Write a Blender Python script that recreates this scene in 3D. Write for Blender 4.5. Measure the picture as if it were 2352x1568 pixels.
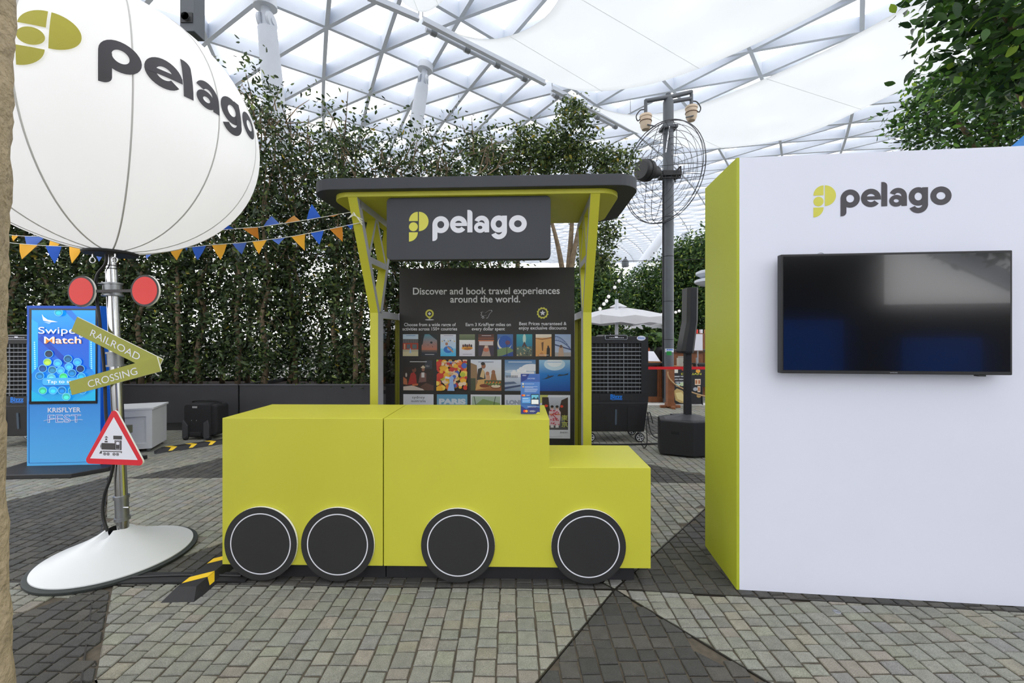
import bpy, math, random
import numpy as np
from mathutils import Vector, Matrix

for _o in list(bpy.data.objects):
    bpy.data.objects.remove(_o)
SC = bpy.context.scene
COL = SC.collection
PI = math.pi

# ------------------------------------------------------------------ camera
CAMH, FPX, HORY = 1.43, 950.0, 772.0
cam_d = bpy.data.cameras.new('camera')
cam_d.sensor_width = 36.0
cam_d.lens = FPX / 2352 * 36
cam_d.shift_y = -(784 - HORY) / 2352
cam_d.clip_end = 500
cam_d.clip_start = 0.05
cam = bpy.data.objects.new('camera', cam_d)
COL.objects.link(cam)
cam.location = (0, 0, CAMH)
cam.rotation_euler = (PI / 2, 0, 0)
SC.camera = cam

# ------------------------------------------------------------------ world and exposure
W = bpy.data.worlds.new('overcast_sky')
SC.world = W
W.use_nodes = True
bg = W.node_tree.nodes['Background']
bg.inputs[0].default_value = (0.985, 0.985, 1.0, 1)
bg.inputs[1].default_value = 2.4
SC.view_settings.view_transform = 'Standard'
SC.view_settings.look = 'None'
SC.view_settings.exposure = 0.0
SC.view_settings.gamma = 1.0
SC.view_settings.use_curve_mapping = False
SC.cycles.use_adaptive_sampling = True
SC.cycles.adaptive_threshold = 0.05
SC.cycles.max_bounces = 7
SC.cycles.diffuse_bounces = 4
SC.cycles.glossy_bounces = 3
SC.cycles.transmission_bounces = 4
SC.cycles.transparent_max_bounces = 6


# ------------------------------------------------------------------ colour / material helpers
def lin(v):
    v = v / 255.0
    return v / 12.92 if v <= 0.04045 else ((v + 0.055) / 1.055) ** 2.4


def rgb(*c):
    if len(c) == 1 and isinstance(c[0], str):
        h = c[0].lstrip('#')
        c = [int(h[i:i + 2], 16) for i in (0, 2, 4)]
    return tuple(lin(x) for x in c)


MATS = {}


def mat(name, col=None, rough=0.5, metal=0.0, var=0.0, vscale=8.0, bump=0.0, bscale=60.0,
        attr=False, emit=0.0, trans=0.0, spec=0.5, coat=0.0, speck=0.0):
    """procedural material: base colour (or colour attribute) broken up by noise, optional fine relief"""
    if name in MATS:
        return MATS[name]
    m = bpy.data.materials.new(name)
    m.use_nodes = True
    nt = m.node_tree
    b = nt.nodes['Principled BSDF']
    out = nt.nodes['Material Output']
    b.inputs['Roughness'].default_value = rough
    b.inputs['Metallic'].default_value = metal
    b.inputs['Specular IOR Level'].default_value = spec
    b.inputs['Coat Weight'].default_value = coat
    tc = nt.nodes.new('ShaderNodeTexCoord')
    if attr:
        a = nt.nodes.new('ShaderNodeAttribute')
        a.attribute_name = 'Col'
        csrc = a.outputs['Color']
    else:
        r = nt.nodes.new('ShaderNodeRGB')
        r.outputs[0].default_value = (*col, 1)
        csrc = r.outputs[0]
    for amt, sc in ((var, vscale), (speck, 260.0)):
        if amt > 0:
            n = nt.nodes.new('ShaderNodeTexNoise')
            n.inputs['Scale'].default_value = sc
            n.inputs['Detail'].default_value = 4
            nt.links.new(tc.outputs['Object'], n.inputs['Vector'])
            mr = nt.nodes.new('ShaderNodeMapRange')
            mr.inputs['From Min'].default_value = 0.25
            mr.inputs['From Max'].default_value = 0.75
            mr.inputs['To Min'].default_value = 1 - amt
            mr.inputs['To Max'].default_value = 1 + amt
            nt.links.new(n.outputs['Fac'], mr.inputs['Value'])
            mx = nt.nodes.new('ShaderNodeVectorMath')
            mx.operation = 'SCALE'
            nt.links.new(csrc, mx.inputs[0])
            nt.links.new(mr.outputs[0], mx.inputs['Scale'])
            csrc = mx.outputs[0]
    nt.links.new(csrc, b.inputs['Base Color'])
    if emit > 0:
        nt.links.new(csrc, b.inputs['Emission Color'])
        b.inputs['Emission Strength'].default_value = emit
    if bump > 0:
        n = nt.nodes.new('ShaderNodeTexNoise')
        n.inputs['Scale'].default_value = bscale
        n.inputs['Detail'].default_value = 5
        nt.links.new(tc.outputs['Object'], n.inputs['Vector'])
        bp = nt.nodes.new('ShaderNodeBump')
        bp.inputs['Strength'].default_value = bump
        bp.inputs['Distance'].default_value = 0.02
        nt.links.new(n.outputs['Fac'], bp.inputs['Height'])
        nt.links.new(bp.outputs[0], b.inputs['Normal'])
    if trans > 0:
        t = nt.nodes.new('ShaderNodeBsdfTranslucent')
        nt.links.new(csrc, t.inputs['Color'])
        mx = nt.nodes.new('ShaderNodeMixShader')
        mx.inputs[0].default_value = trans
        nt.links.new(b.outputs[0], mx.inputs[1])
        nt.links.new(t.outputs[0], mx.inputs[2])
        nt.links.new(mx.outputs[0], out.inputs['Surface'])
    MATS[name] = m
    return m


def glass(name, tint, refl, rough=0.02):
    if name in MATS:
        return MATS[name]
    m = bpy.data.materials.new(name)
    m.use_nodes = True
    nt = m.node_tree
    nt.nodes.remove(nt.nodes['Principled BSDF'])
    t = nt.nodes.new('ShaderNodeBsdfTransparent')
    t.inputs[0].default_value = (*tint, 1)
    g = nt.nodes.new('ShaderNodeBsdfGlossy')
    g.inputs['Roughness'].default_value = rough
    mx = nt.nodes.new('ShaderNodeMixShader')
    mx.inputs[0].default_value = refl
    nt.links.new(t.outputs[0], mx.inputs[1])
    nt.links.new(g.outputs[0], mx.inputs[2])
    nt.links.new(mx.outputs[0], nt.nodes['Material Output'].inputs['Surface'])
    MATS[name] = m
    return m


LIME = mat('lime_laminate', rgb(199, 197, 62), 0.42, var=0.025, vscale=3, bump=0.01, bscale=300)
BLACK = mat('black_laminate', rgb(38, 38, 42), 0.55, var=0.08, vscale=6)
CHAR = mat('charcoal_sign', rgb(57, 60, 67), 0.6, var=0.05, vscale=5)
WHEELK = mat('wheel_black', rgb(40, 40, 41), 0.6, var=0.06, vscale=9)
WHITEP = mat('white_print', rgb(226, 227, 236), 0.5)
EDGEW = mat('foam_board_edge', rgb(235, 235, 228), 0.7)
SILVER = mat('silver_paint', rgb(176, 178, 186), 0.45, var=0.05, vscale=14)
WALLW = mat('white_wall_panel', rgb(226, 229, 243), 0.5, var=0.015, vscale=2)
STEEL = mat('chrome_pole', rgb(205, 207, 210), 0.2, 1.0)
STEELD = mat('dull_steel', rgb(150, 153, 156), 0.4, 0.9, var=0.08, vscale=20)
RUBBER = mat('black_rubber', rgb(30, 30, 32), 0.65, var=0.1, vscale=20, bump=0.05)
CABLE = mat('black_cable', rgb(22, 22, 24), 0.5)
PLASTK = mat('black_plastic', rgb(34, 34, 36), 0.5, var=0.1, vscale=10, bump=0.03, bscale=200)
PAINTG = mat('grey_painted_steel', rgb(206, 211, 219), 0.5, var=0.04, vscale=2)
POLEG = mat('dark_grey_painted_pole', rgb(84, 89, 95), 0.5, var=0.06, vscale=5)
WIRE = mat('dark_wire', rgb(62, 64, 68), 0.5)
PRINT = mat('printed_picture', attr=True, rough=0.45)
SCREEN = mat('lit_display', attr=True, rough=0.25, emit=0.38)
LOGOY = mat('logo_yellow', rgb(212, 209, 84), 0.5)
LOGOO = mat('logo_olive', rgb(176, 170, 62), 0.6)
LOGOD = mat('logo_dark', rgb(72, 69, 74), 0.55)
LEAF = mat('leaf', attr=True, rough=0.42, trans=0.3, spec=0.4)
BARK = mat('bark', rgb(124, 108, 86), 0.9, var=0.35, vscale=14, bump=0.5, bscale=40)
WOOD = mat('stained_wood', rgb(128, 78, 44), 0.5, var=0.25, vscale=9, bump=0.1, bscale=30)
WOODL = mat('light_wood', rgb(178, 122, 72), 0.5, var=0.2, vscale=9)
FABW = mat('white_canvas', rgb(232, 232, 236), 0.8, var=0.03, vscale=4, trans=0.35)


# ------------------------------------------------------------------ mesh helpers
class MB:
    """collects shapes; build() links them as ONE mesh object"""

    def __init__(self):
        self.v, self.f, self.c = [], [], []
        self.M = None

    def add(self, vs, fs, col=None):
        o = len(self.v)
        if self.M is not None:
            vs = [self.M @ Vector(p) for p in vs]
        self.v += [tuple(p) for p in vs]
        for f in fs:
            self.f.append(tuple(o + i for i in f))
            self.c.append(col)
        return self

    def box(self, x0, x1, y0, y1, z0, z1, col=None):
        return self.add([(x0, y0, z0), (x1, y0, z0), (x1, y1, z0), (x0, y1, z0),
                         (x0, y0, z1), (x1, y0, z1), (x1, y1, z1), (x0, y1, z1)],
                        [(0, 3, 2, 1), (4, 5, 6, 7), (0, 1, 5, 4), (1, 2, 6, 5), (2, 3, 7, 6), (3, 0, 4, 7)], col)

    def cyl(self, p0, p1, r0, r1=None, n=16, caps=True, col=None):
        return self.tube([p0, p1], [r0, r0 if r1 is None else r1], n, caps, col)

    def tube(self, path, r, n=10, caps=True, col=None):
        path = [Vector(p) for p in path]
        if not hasattr(r, '__len__'):
            r = [r] * len(path)
        vs, fs = [], []
        up = None
        for i, p in enumerate(path):
            a = path[max(i - 1, 0)]
            b = path[min(i + 1, len(path) - 1)]
            d = (b - a).normalized()
            if up is None:
                up = d.orthogonal().normalized()
            else:
                up = (up - d * up.dot(d))
                up = up.normalized() if up.length > 1e-6 else d.orthogonal().normalized()
            w = d.cross(up)
            for k in range(n):
                t = 2 * PI * k / n
                vs.append(p + (up * math.cos(t) + w * math.sin(t)) * r[i])
        for i in range(len(path) - 1):
            for k in range(n):
                k2 = (k + 1) % n
                fs.append((i * n + k, i * n + k2, (i + 1) * n + k2, (i + 1) * n + k))
        if caps:
            fs.append(tuple(range(n - 1, -1, -1)))
            fs.append(tuple((len(path) - 1) * n + k for k in range(n)))
        return self.add(vs, fs, col)

    def lathe(self, prof, n=32, c=(0, 0, 0), col=None, caps=False):
        """profile of (radius, z) turned about a vertical axis"""
        vs, fs = [], []
        for r, z in prof:
            for k in range(n):
                t = 2 * PI * k / n
                vs.append((c[0] + r * math.cos(t), c[1] + r * math.sin(t), c[2] + z))
        for i in range(len(prof) - 1):
            for k in range(n):
                k2 = (k + 1) % n
                fs.append((i * n + k, i * n + k2, (i + 1) * n + k2, (i + 1) * n + k))
        if caps:
            fs.append(tuple(range(n - 1, -1, -1)))
            fs.append(tuple((len(prof) - 1) * n + k for k in range(n)))
        return self.add(vs, fs, col)

    def prism(self, poly, fn, d0, d1, col=None):
        """2-D outline (counter-clockwise) swept from depth d0 to d1; fn(u, w, d) -> point"""
        n = len(poly)
        vs = [fn(u, w, d0) for u, w in poly] + [fn(u, w, d1) for u, w in poly]
        fs = [tuple(range(n)), tuple(range(2 * n - 1, n - 1, -1))]
        for i in range(n):
            j = (i + 1) % n
            fs.append((j, i, n + i, n + j))
        return self.add(vs, fs, col)

    def ball(self, c, r, n=12, m=8, sz=1.0, col=None):
        prof = [(r * math.sin(PI * i / m) + 1e-5, -r * sz * math.cos(PI * i / m)) for i in range(m + 1)]
        return self.lathe(prof, n, c, col)

    def build(self, name, material, parent=None, smooth=False, bevel=0.0, seg=2):
        me = bpy.data.meshes.new(name)
        me.from_pydata(self.v, [], self.f)
        if any(c is not None for c in self.c):
            at = me.color_attributes.new('Col', 'FLOAT_COLOR', 'CORNER')
            buf = []
            for f, c in zip(self.f, self.c):
                c = c or (0.5, 0.5, 0.5)
                if isinstance(c[0], tuple):
                    for k in range(len(f)):
                        buf += [*c[k % len(c)], 1.0]
                else:
                    buf += [*c, 1.0] * len(f)
            at.data.foreach_set('color', buf)
        me.materials.append(material)
        o = link(name, me, parent)
        if smooth:
            sm(o)
        if bevel > 0:
            b = o.modifiers.new('bevel', 'BEVEL')
            b.width = bevel
            b.segments = seg
            b.limit_method = 'ANGLE'
            b.angle_limit = math.radians(40)
        return o


def sm(o, ang=40):
    me = o.data
    me.polygons.foreach_set('use_smooth', [True] * len(me.polygons))
    try:
        me.set_sharp_from_angle(angle=math.radians(ang))
    except Exception:
        pass


def link(name, me, parent=None):
    o = bpy.data.objects.new(name, me)
    COL.objects.link(o)
    if parent is not None:
        o.parent = parent
    return o


def tag(o, label, cat, group=None, kind=None):
    if label:
        o['label'] = label
    if cat:
        o['category'] = cat
    if group:
        o['group'] = group
    if kind:
        o['kind'] = kind
    return o


def thing(name, label, cat, loc=(0, 0, 0), rz=0.0, group=None):
    o = link(name, None)
    o.empty_display_size = 0.1
    o.location = loc
    o.rotation_euler = (0, 0, rz)
    return tag(o, label, cat, group)


def struct(o):
    o['kind'] = 'structure'
    return o


def part(o, label):
    o['label'] = label
    return o


def P(px, py, Y):
    return Vector(((px - 1176) / FPX * Y, Y, CAMH - (py - HORY) / FPX * Y))


def G(px, py):
    Y = FPX * CAMH / (py - HORY)
    return ((px - 1176) / FPX * Y, Y)


def rrect(x0, x1, y0, y1, r, n=6):
    pts = []
    for cx, cy, a in ((x1 - r, y0 + r, -90), (x1 - r, y1 - r, 0), (x0 + r, y1 - r, 90), (x0 + r, y0 + r, 180)):
        for k in range(n + 1):
            t = math.radians(a + 90 * k / n)
            pts.append((cx + r * math.cos(t), cy + r * math.sin(t)))
    return pts


def circ(cx, cy, r, n=40, ry=None):
    ry = r if ry is None else ry
    return [(cx + r * math.cos(2 * PI * k / n), cy + ry * math.sin(2 * PI * k / n)) for k in range(n)]


def XZ(u, w, d):          # outline in the upright plane, depth along +Y
    return (u, d, w)


def XY(u, w, d):
    return (u, w, d)


# ------------------------------------------------------------------ flat print: lettering and pictures
_txt = {}


def text_geo(s, size, bold=0.0, align='CENTER', shear=0.0, spacing=1.0):
    key = (s, size, bold, align, shear, spacing)
    if key in _txt:
        return _txt[key]
    cu = bpy.data.curves.new('lettering', 'FONT')
    cu.body = s
    cu.size = size
    cu.offset = bold
    cu.align_x = align
    cu.shear = shear
    cu.space_character = spacing
    cu.resolution_u = 5
    o = bpy.data.objects.new('lettering', cu)
    me = o.to_mesh()
    v = [tuple(x.co) for x in me.vertices]
    f = [tuple(p.vertices) for p in me.polygons]
    o.to_mesh_clear()
    bpy.data.objects.remove(o)
    bpy.data.curves.remove(cu)
    _txt[key] = (v, f)
    return v, f


def lettering(s, size, fn, material, parent, bold=0.0, align='CENTER', name='lettering', width=None, **k):
    """text laid on a surface; fn(u, w) -> point; width: rescale the line to that width"""
    v, f = text_geo(s, size, bold, align, **k)
    sx = 1.0
    if width and v:
        xs = [p[0] for p in v]
        sx = width / (max(xs) - min(xs))
    mb = MB()
    mb.add([fn(p[0] * sx, p[1]) for p in v], f)
    return mb.build(name, material, parent)


def arc_strip(cx, cy, ro_x, ro_y, s, a0, a1, n=28):
    polys = []
    for k in range(n):
        q = []
        t0 = math.radians(a0 + (a1 - a0) * k / n)
        t1 = math.radians(a0 + (a1 - a0) * (k + 1) / n)
        for t, d in ((t0, 0), (t1, 0), (t1, s), (t0, s)):
            q.append((cx + (ro_x - d) * math.cos(t), cy + (ro_y - d) * math.sin(t)))
        polys.append(q)
    return polys


def arc_pts(cx, cy, rx, ry, a0, a1, n=14):
    return [(cx + rx * math.cos(math.radians(a0 + (a1 - a0) * k / n)),
             cy + ry * math.sin(math.radians(a0 + (a1 - a0) * k / n))) for k in range(n + 1)]


def logo_word():
    """strokes of the word mark with a layer each, so that overlapping strokes never share a plane"""
    L = []

    def ring(*a):
        return [(q, 0) for q in arc_strip(*a)]

    L += ring(964, 56, 56, 57, 33, 0, 360)
    L.append(([(908, -53)] + arc_pts(916, -28, 26, 25, -90, 0, 6) + [(942, 56), (908, 56)], 1))
    L += ring(1083, 56, 57, 57, 32, 0, 322)
    L.append(([(1038, 45), (1140, 45), (1140, 66), (1038, 66)], 1))
    L.append(([(1142, 2)] + [(1176, 2)] + arc_pts(1152, 128, 24, 24, 0, 90, 6) + [(1142, 152)], 1))
    L += ring(1237, 63, 50, 50, 31, 0, 158)
    L.append(([(1256, 1), (1287, 1), (1287, 63), (1256, 63)], 1))
    L += [(q, 2) for q in arc_strip(1227, 34, 40, 36, 25, 0, 360)]
    L += ring(1351, 56, 54, 57, 33, 0, 360)
    L.append(([(1372, 8), (1405, 8), (1405, 111), (1372, 111)], 1))
    L += [(q, 2) for q in arc_strip(1351, 8, 54, 54, 32, 0, -155)]
    L += ring(1477, 56, 59, 57, 34, 0, 360)
    return L


def logo_mark():
    L = []
    L.append([(810, 82)] + arc_pts(810, 82, 60, 62, 90, 180, 12))
    L.append([(817, 14)] + arc_pts(817, 79, 65, 65, -90, 90, 24))
    L.append(circ(780, 44, 30, 28))
    L.append([(750, 7)] + arc_pts(750, 7, 60, 62, -90, 0, 12))
    return [(q, 0) for q in L]


def logo(fn, m_word, m_mark, parent, sx, sy, cx=1142.5):
    """the word mark with its emblem; fn(u, w) -> point on the surface, u centred, w from the base line"""
    for polys, m, nm in ((logo_word(), m_word, 'wordmark'), (logo_mark(), m_mark, 'emblem')):
        mb = MB()
        for q, lay in polys:
            mb.add([fn((x - cx) * sx, y * sy, lay * .0005) for x, y in q], [tuple(range(len(q)))])
        mb.build(nm, m, parent)


def densify(polys, size):
    """cut flat polygons into small triangles so that they can follow a curved surface"""
    import bmesh
    out = []
    for q, lay in polys:
        bm = bmesh.new()
        bm.faces.new([bm.verts.new((x, y, 0)) for x, y in q])
        bmesh.ops.triangulate(bm, faces=bm.faces[:])
        for _ in range(3):
            es = [e for e in bm.edges if e.calc_length() > size]
            if not es:
                break
            bmesh.ops.subdivide_edges(bm, edges=es, cuts=1)
            bmesh.ops.triangulate(bm, faces=bm.faces[:])
        bm.verts.index_update()
        out.append(([(v.co.x, v.co.y) for v in bm.verts], [tuple(v.index for v in f.verts) for f in bm.faces], lay))
        bm.free()
    return out


class Pic:
    """flat print made of coloured shapes in a 0..1 square"""

    def __init__(self):
        self.s = []

    def rect(self, x0, y0, x1, y1, c, c2=None):
        c = rgb(*c) if max(c) > 1 else c
        c2 = c if c2 is None else rgb(*c2)
        self.s.append(([(x0, y0), (x1, y0), (x1, y1), (x0, y1)], (c, c, c2, c2)))
        return self

    def poly(self, pts, c):
        self.s.append((pts, rgb(*c)))
        return self

    def ell(self, x, y, rx, ry, c, n=18):
        self.s.append((circ(x, y, rx, n, ry), rgb(*c)))
        return self

    def text(self, s, x, y, size, c, width=None, asp=1.0, bold=0.0, align='CENTER', shear=0.0):
        v, f = text_geo(s, size, bold, align, shear)
        sx = asp
        if width and v:
            xs = [p[0] for p in v]
            sx = width / (max(xs) - min(xs))
        self.s.append((([(x + p[0] * sx, y + p[1]) for p in v], f), rgb(*c), True))
        return self

    def build(self, name, fn, w, h, material, parent, step=0.0003, frame=0.0):
        """fn(u, w, lift) -> point"""
        mb = MB()
        for k, it in enumerate(self.s):
            if len(it) == 3:
                (v, f), c, _ = it
                mb.add([fn(x * w, y * h, frame + (k + 1) * step) for x, y in v], f, c)
            else:
                pts, c = it
                mb.add([fn(min(max(x, 0), 1) * w, min(max(y, 0), 1) * h, frame + (k + 1) * step) for x, y in pts],
                       [tuple(range(len(pts)))], c)
        return mb.build(name, material, parent)


# ------------------------------------------------------------------ trees
def leaf_mesh(name, pos, size, rng, cols, colw, fine=False, droop=0.3, spread=1.0, lean=None):
    """one mesh of separate folded leaves, each with its own colour"""
    n = len(pos)
    a = rng.uniform(0, 2 * PI, n)
    el = rng.normal(-droop, 0.55 * spread, n)
    d = np.stack([np.cos(a) * np.cos(el), np.sin(a) * np.cos(el), np.sin(el)], 1)
    r = rng.normal(0, 1, (n, 3))
    w = np.cross(d, r)
    w /= np.linalg.norm(w, axis=1)[:, None] + 1e-9
    nn = np.cross(d, w)
    L = size * rng.uniform(0.65, 1.25, n)[:, None]
    Wd = L * rng.uniform(0.2, 0.27, n)[:, None]
    if fine:
        prof = [(0, 0, 0), (.22, .75, .06), (.5, 1, .08), (.78, .6, .03), (1, 0, -.06)]
        vs = [pos]
        for t, q, z in prof[1:-1]:
            vs += [pos + d * L * t + w * Wd * q + nn * L * z, pos + d * L * t + nn * L * (z - .05),
                   pos + d * L * t - w * Wd * q + nn * L * z]
        vs.append(pos + d * L + nn * L * prof[-1][2])
        k = len(vs)
        F = [(0, 1, 2), (0, 2, 3), (1, 4, 5, 2), (2, 5, 6, 3), (4, 7, 8, 5), (5, 8, 9, 6), (7, 10, 8), (8, 10, 9)]
    else:
        vs = [pos, pos + d * L * .3 + w * Wd * .9 + nn * L * .06, pos + d * L * .68 + w * Wd * .75 + nn * L * .05, pos + d * L,
              pos + d * L * .68 - w * Wd * .75 + nn * L * .05, pos + d * L * .3 - w * Wd * .9 + nn * L * .06]
        k = 6
        F = [(0, 1, 2, 3), (0, 3, 4, 5)]
    V = np.stack(vs, 1).reshape(-1, 3)
    me = bpy.data.meshes.new(name)
    me.vertices.add(len(V))
    me.vertices.foreach_set('co', V.astype(np.float32).ravel())
    per = sum(len(f) for f in F)
    base = np.arange(n)[:, None] * k
    loops = (base + np.array([i for f in F for i in f])[None]).ravel()
    me.loops.add(len(loops))
    me.loops.foreach_set('vertex_index', loops.astype(np.int32))
    tot = np.tile([len(f) for f in F], n)
    st = np.concatenate([[0], np.cumsum(tot)[:-1]])
    me.polygons.add(len(tot))
    me.polygons.foreach_set('loop_start', st.astype(np.int32))
    me.polygons.foreach_set('loop_total', tot.astype(np.int32))
    me.update(calc_edges=True)
    C = np.array([rgb(*c) for c in cols])
    pick = rng.choice(len(cols), n, p=np.array(colw) / sum(colw))
    cc = C[pick] * rng.uniform(0.7, 1.25, n)[:, None]
    cc = np.concatenate([cc, np.ones((n, 1))], 1)
    at = me.color_attributes.new('Col', 'FLOAT_COLOR', 'CORNER')
    at.data.foreach_set('color', np.repeat(cc, per, 0).astype(np.float32).ravel())
    me.materials.append(LEAF)
    return me


def clumps(rng, nclump, per, sampler, sig):
    c = np.array([sampler() for _ in range(nclump)])
    p = np.repeat(c, per, 0) + rng.normal(0, 1, (nclump * per, 3)) * sig
    return p


FICUS = [(54, 70, 42), (70, 90, 50), (40, 54, 35), (96, 114, 62), (122, 138, 68), (168, 148, 54)]
FICW = [5, 4, 4, 2, 0.8, 0.12]
# ================================================================== SETTING: paved floor
rnd = random.Random(7)
J = (.582, 2.342)
DARK = [
    [J, (1.605, 1.0), (-.441, 1.0)],
    [J, (4.0, 2.02), (2.4, 4.29)],
    [(-2.35, 2.40), J, (-1.08, 4.12)],
    [(-2.39, 2.41), (-4.10, 4.2), (-4.9, 2.41)],
    [(-2.31, 2.39), (-1.12, 1.0), (-3.2, 1.0), (-2.75, 1.93)],
    [(-3.89, 4.17), (-1.2, 4.22), (-2.4, 6.25)],
    [(0.2, 4.1), (2.25, 4.02), (0.8, 5.24)],
    [(2.0, 6.0), (3.5, 6.9), (2.2, 7.6)],
]


def ccw(p):
    a = sum(p[i][0] * p[(i + 1) % len(p)][1] - p[(i + 1) % len(p)][0] * p[i][1] for i in range(len(p)))
    return p if a > 0 else p[::-1]


DARK = [ccw(p) for p in DARK]


def split(poly, a, b):
    """parts of a convex polygon left (inside) and right of the line a->b"""
    def side(p):
        return (b[0] - a[0]) * (p[1] - a[1]) - (b[1] - a[1]) * (p[0] - a[0])
    L, R = [], []
    n = len(poly)
    for i in range(n):
        p, q = poly[i], poly[(i + 1) % n]
        s, t = side(p), side(q)
        if s >= 0:
            L.append(p)
        if s <= 0:
            R.append(p)
        if s * t < 0:
            k = s / (s - t)
            m = (p[0] + (q[0] - p[0]) * k, p[1] + (q[1] - p[1]) * k)
            L.append(m)
            R.append(m)
    return (L if len(L) > 2 else None), (R if len(R) > 2 else None)


def area(p):
    return abs(sum(p[i][0] * p[(i + 1) % len(p)][1] - p[(i + 1) % len(p)][0] * p[i][1] for i in range(len(p)))) / 2


def regions(cell):
    """pieces of one cell with their tone"""
    todo, out = [cell], []
    for D in DARK:
        nxt = []
        x0, x1 = min(p[0] for p in D), max(p[0] for p in D)
        y0, y1 = min(p[1] for p in D), max(p[1] for p in D)
        for c in todo:
            if max(p[0] for p in c) < x0 or min(p[0] for p in c) > x1 or max(p[1] for p in c) < y0 or min(p[1] for p in c) > y1:
                nxt.append(c)
                continue
            ins, rest = c, []
            for i in range(len(D)):
                if ins is None:
                    break
                ins, o = split(ins, D[i], D[(i + 1) % len(D)])
                if o is not None and area(o) > 1e-6:
                    rest.append(o)
            if ins is None or area(ins) < 1e-6:
                nxt.append(c)
            else:
                out.append((ins, True))
                nxt += rest
        todo = nxt
    return out + [(c, False) for c in todo]


def blunt(p):
    """cut the tips off sharp corners so that a narrow stone can still be bevelled"""
    n = len(p)
    out = []
    for i in range(n):
        a, b, c = Vector(p[i - 1]), Vector(p[i]), Vector(p[(i + 1) % n])
        e1, e2 = a - b, c - b
        if e1.length < .004 or e2.length < .004:
            continue
        if e1.angle(e2) < math.radians(75):
            t1, t2 = min(.012, e1.length * .3), min(.012, e2.length * .3)
            out += [tuple(b + e1.normalized() * t1), tuple(b + e2.normalized() * t2)]
        else:
            out.append(tuple(b))
    return out


def inset(p, d):
    cx = sum(q[0] for q in p) / len(p)
    cy = sum(q[1] for q in p) / len(p)
    n = len(p)
    out = []
    for i in range(n):
        a, b, c = p[i - 1], p[i], p[(i + 1) % n]
        e1 = Vector((b[0] - a[0], b[1] - a[1]))
        e2 = Vector((c[0] - b[0], c[1] - b[1]))
        if e1.length < 1e-6 or e2.length < 1e-6:
            return None
        n1 = Vector((-e1.y, e1.x)).normalized()
        n2 = Vector((-e2.y, e2.x)).normalized()
        k = 1 + n1.dot(n2)
        if k < 0.12:
            return None
        k = max(k, .5)
        m = (n1 + n2) / k
        out.append((b[0] + m.x * d, b[1] + m.y * d))
    if area(ccw(out)) > area(p) or sum(out[i][0] * out[(i + 1) % n][1] - out[(i + 1) % n][0] * out[i][1] for i in range(n)) <= 0:
        return None
    return out


LIGHTC = [(126, 126, 116), (121, 122, 113), (131, 130, 119), (124, 124, 120), (130, 125, 115), (118, 118, 110), (127, 129, 115), (125, 127, 116), (122, 124, 115), (128, 128, 119), (124, 126, 117), (131, 128, 114)]
DARKC = [(68, 67, 63), (61, 61, 58), (74, 72, 67), (64, 64, 62)]
setts = []
SW = 0.092
x = -13.0
while x < 13.0:
    w = SW * rnd.uniform(0.84, 1.06)
    y = 0.95 + rnd.uniform(0, .08)
    ymax = 6.35 if x < 0.5 else 9.4
    lean = 0.0
    while y < ymax:
        l = rnd.choice((.058, .067, .078, .092))
        if -1.3 * (y + .2) - .4 < x < 1.3 * (y + .2) + .4:
            j = [rnd.uniform(-.003, .003) for _ in range(8)]
            cell = [(x + j[0], y + j[1]), (x + w + j[2], y + j[3]), (x + w + j[4], y + l + j[5]), (x + j[6], y + l + j[7])]
            for pc, dk in regions(cell):
                if area(pc) < 2e-4:
                    continue
                pb = blunt(ccw(pc))
                p1 = inset(pb, .004) if len(pb) > 2 else None
                if p1 is None:
                    continue
                p2 = inset(p1, .0035)
                if p2 is None:
                    continue
                c = rgb(*rnd.choice(DARKC if dk else LIGHTC))
                k = rnd.uniform(.95, 1.16)
                dz = rnd.uniform(-.0015, .0015)
                setts.append((p1, p2, tuple(q * k for q in c), dz))
        y += l
    x += w
FLOORM = mat('grout', rgb(84, 77, 66), 0.95, var=0.3, vscale=30)
STONE = mat('granite_sett', attr=True, rough=0.82, var=0.16, vscale=22, speck=0.38, bump=0.25, bscale=180)


def far_paving():
    m = bpy.data.materials.new('distant_paving')
    m.use_nodes = True
    nt = m.node_tree
    b = nt.nodes['Principled BSDF']
    b.inputs['Roughness'].default_value = 0.85
    tc = nt.nodes.new('ShaderNodeTexCoord')
    br = nt.nodes.new('ShaderNodeTexBrick')
    br.inputs['Color1'].default_value = (*rgb(128, 128, 122), 1)
    br.inputs['Color2'].default_value = (*rgb(116, 117, 112), 1)
    br.inputs['Mortar'].default_value = (*rgb(80, 74, 66), 1)
    br.inputs['Scale'].default_value = 1.0
    br.inputs['Brick Width'].default_value = 0.1
    br.inputs['Row Height'].default_value = 0.092
    br.inputs['Mortar Size'].default_value = 0.006
    nt.links.new(tc.outputs['Object'], br.inputs['Vector'])
    nt.links.new(br.outputs['Color'], b.inputs['Base Color'])
    return m


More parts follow.
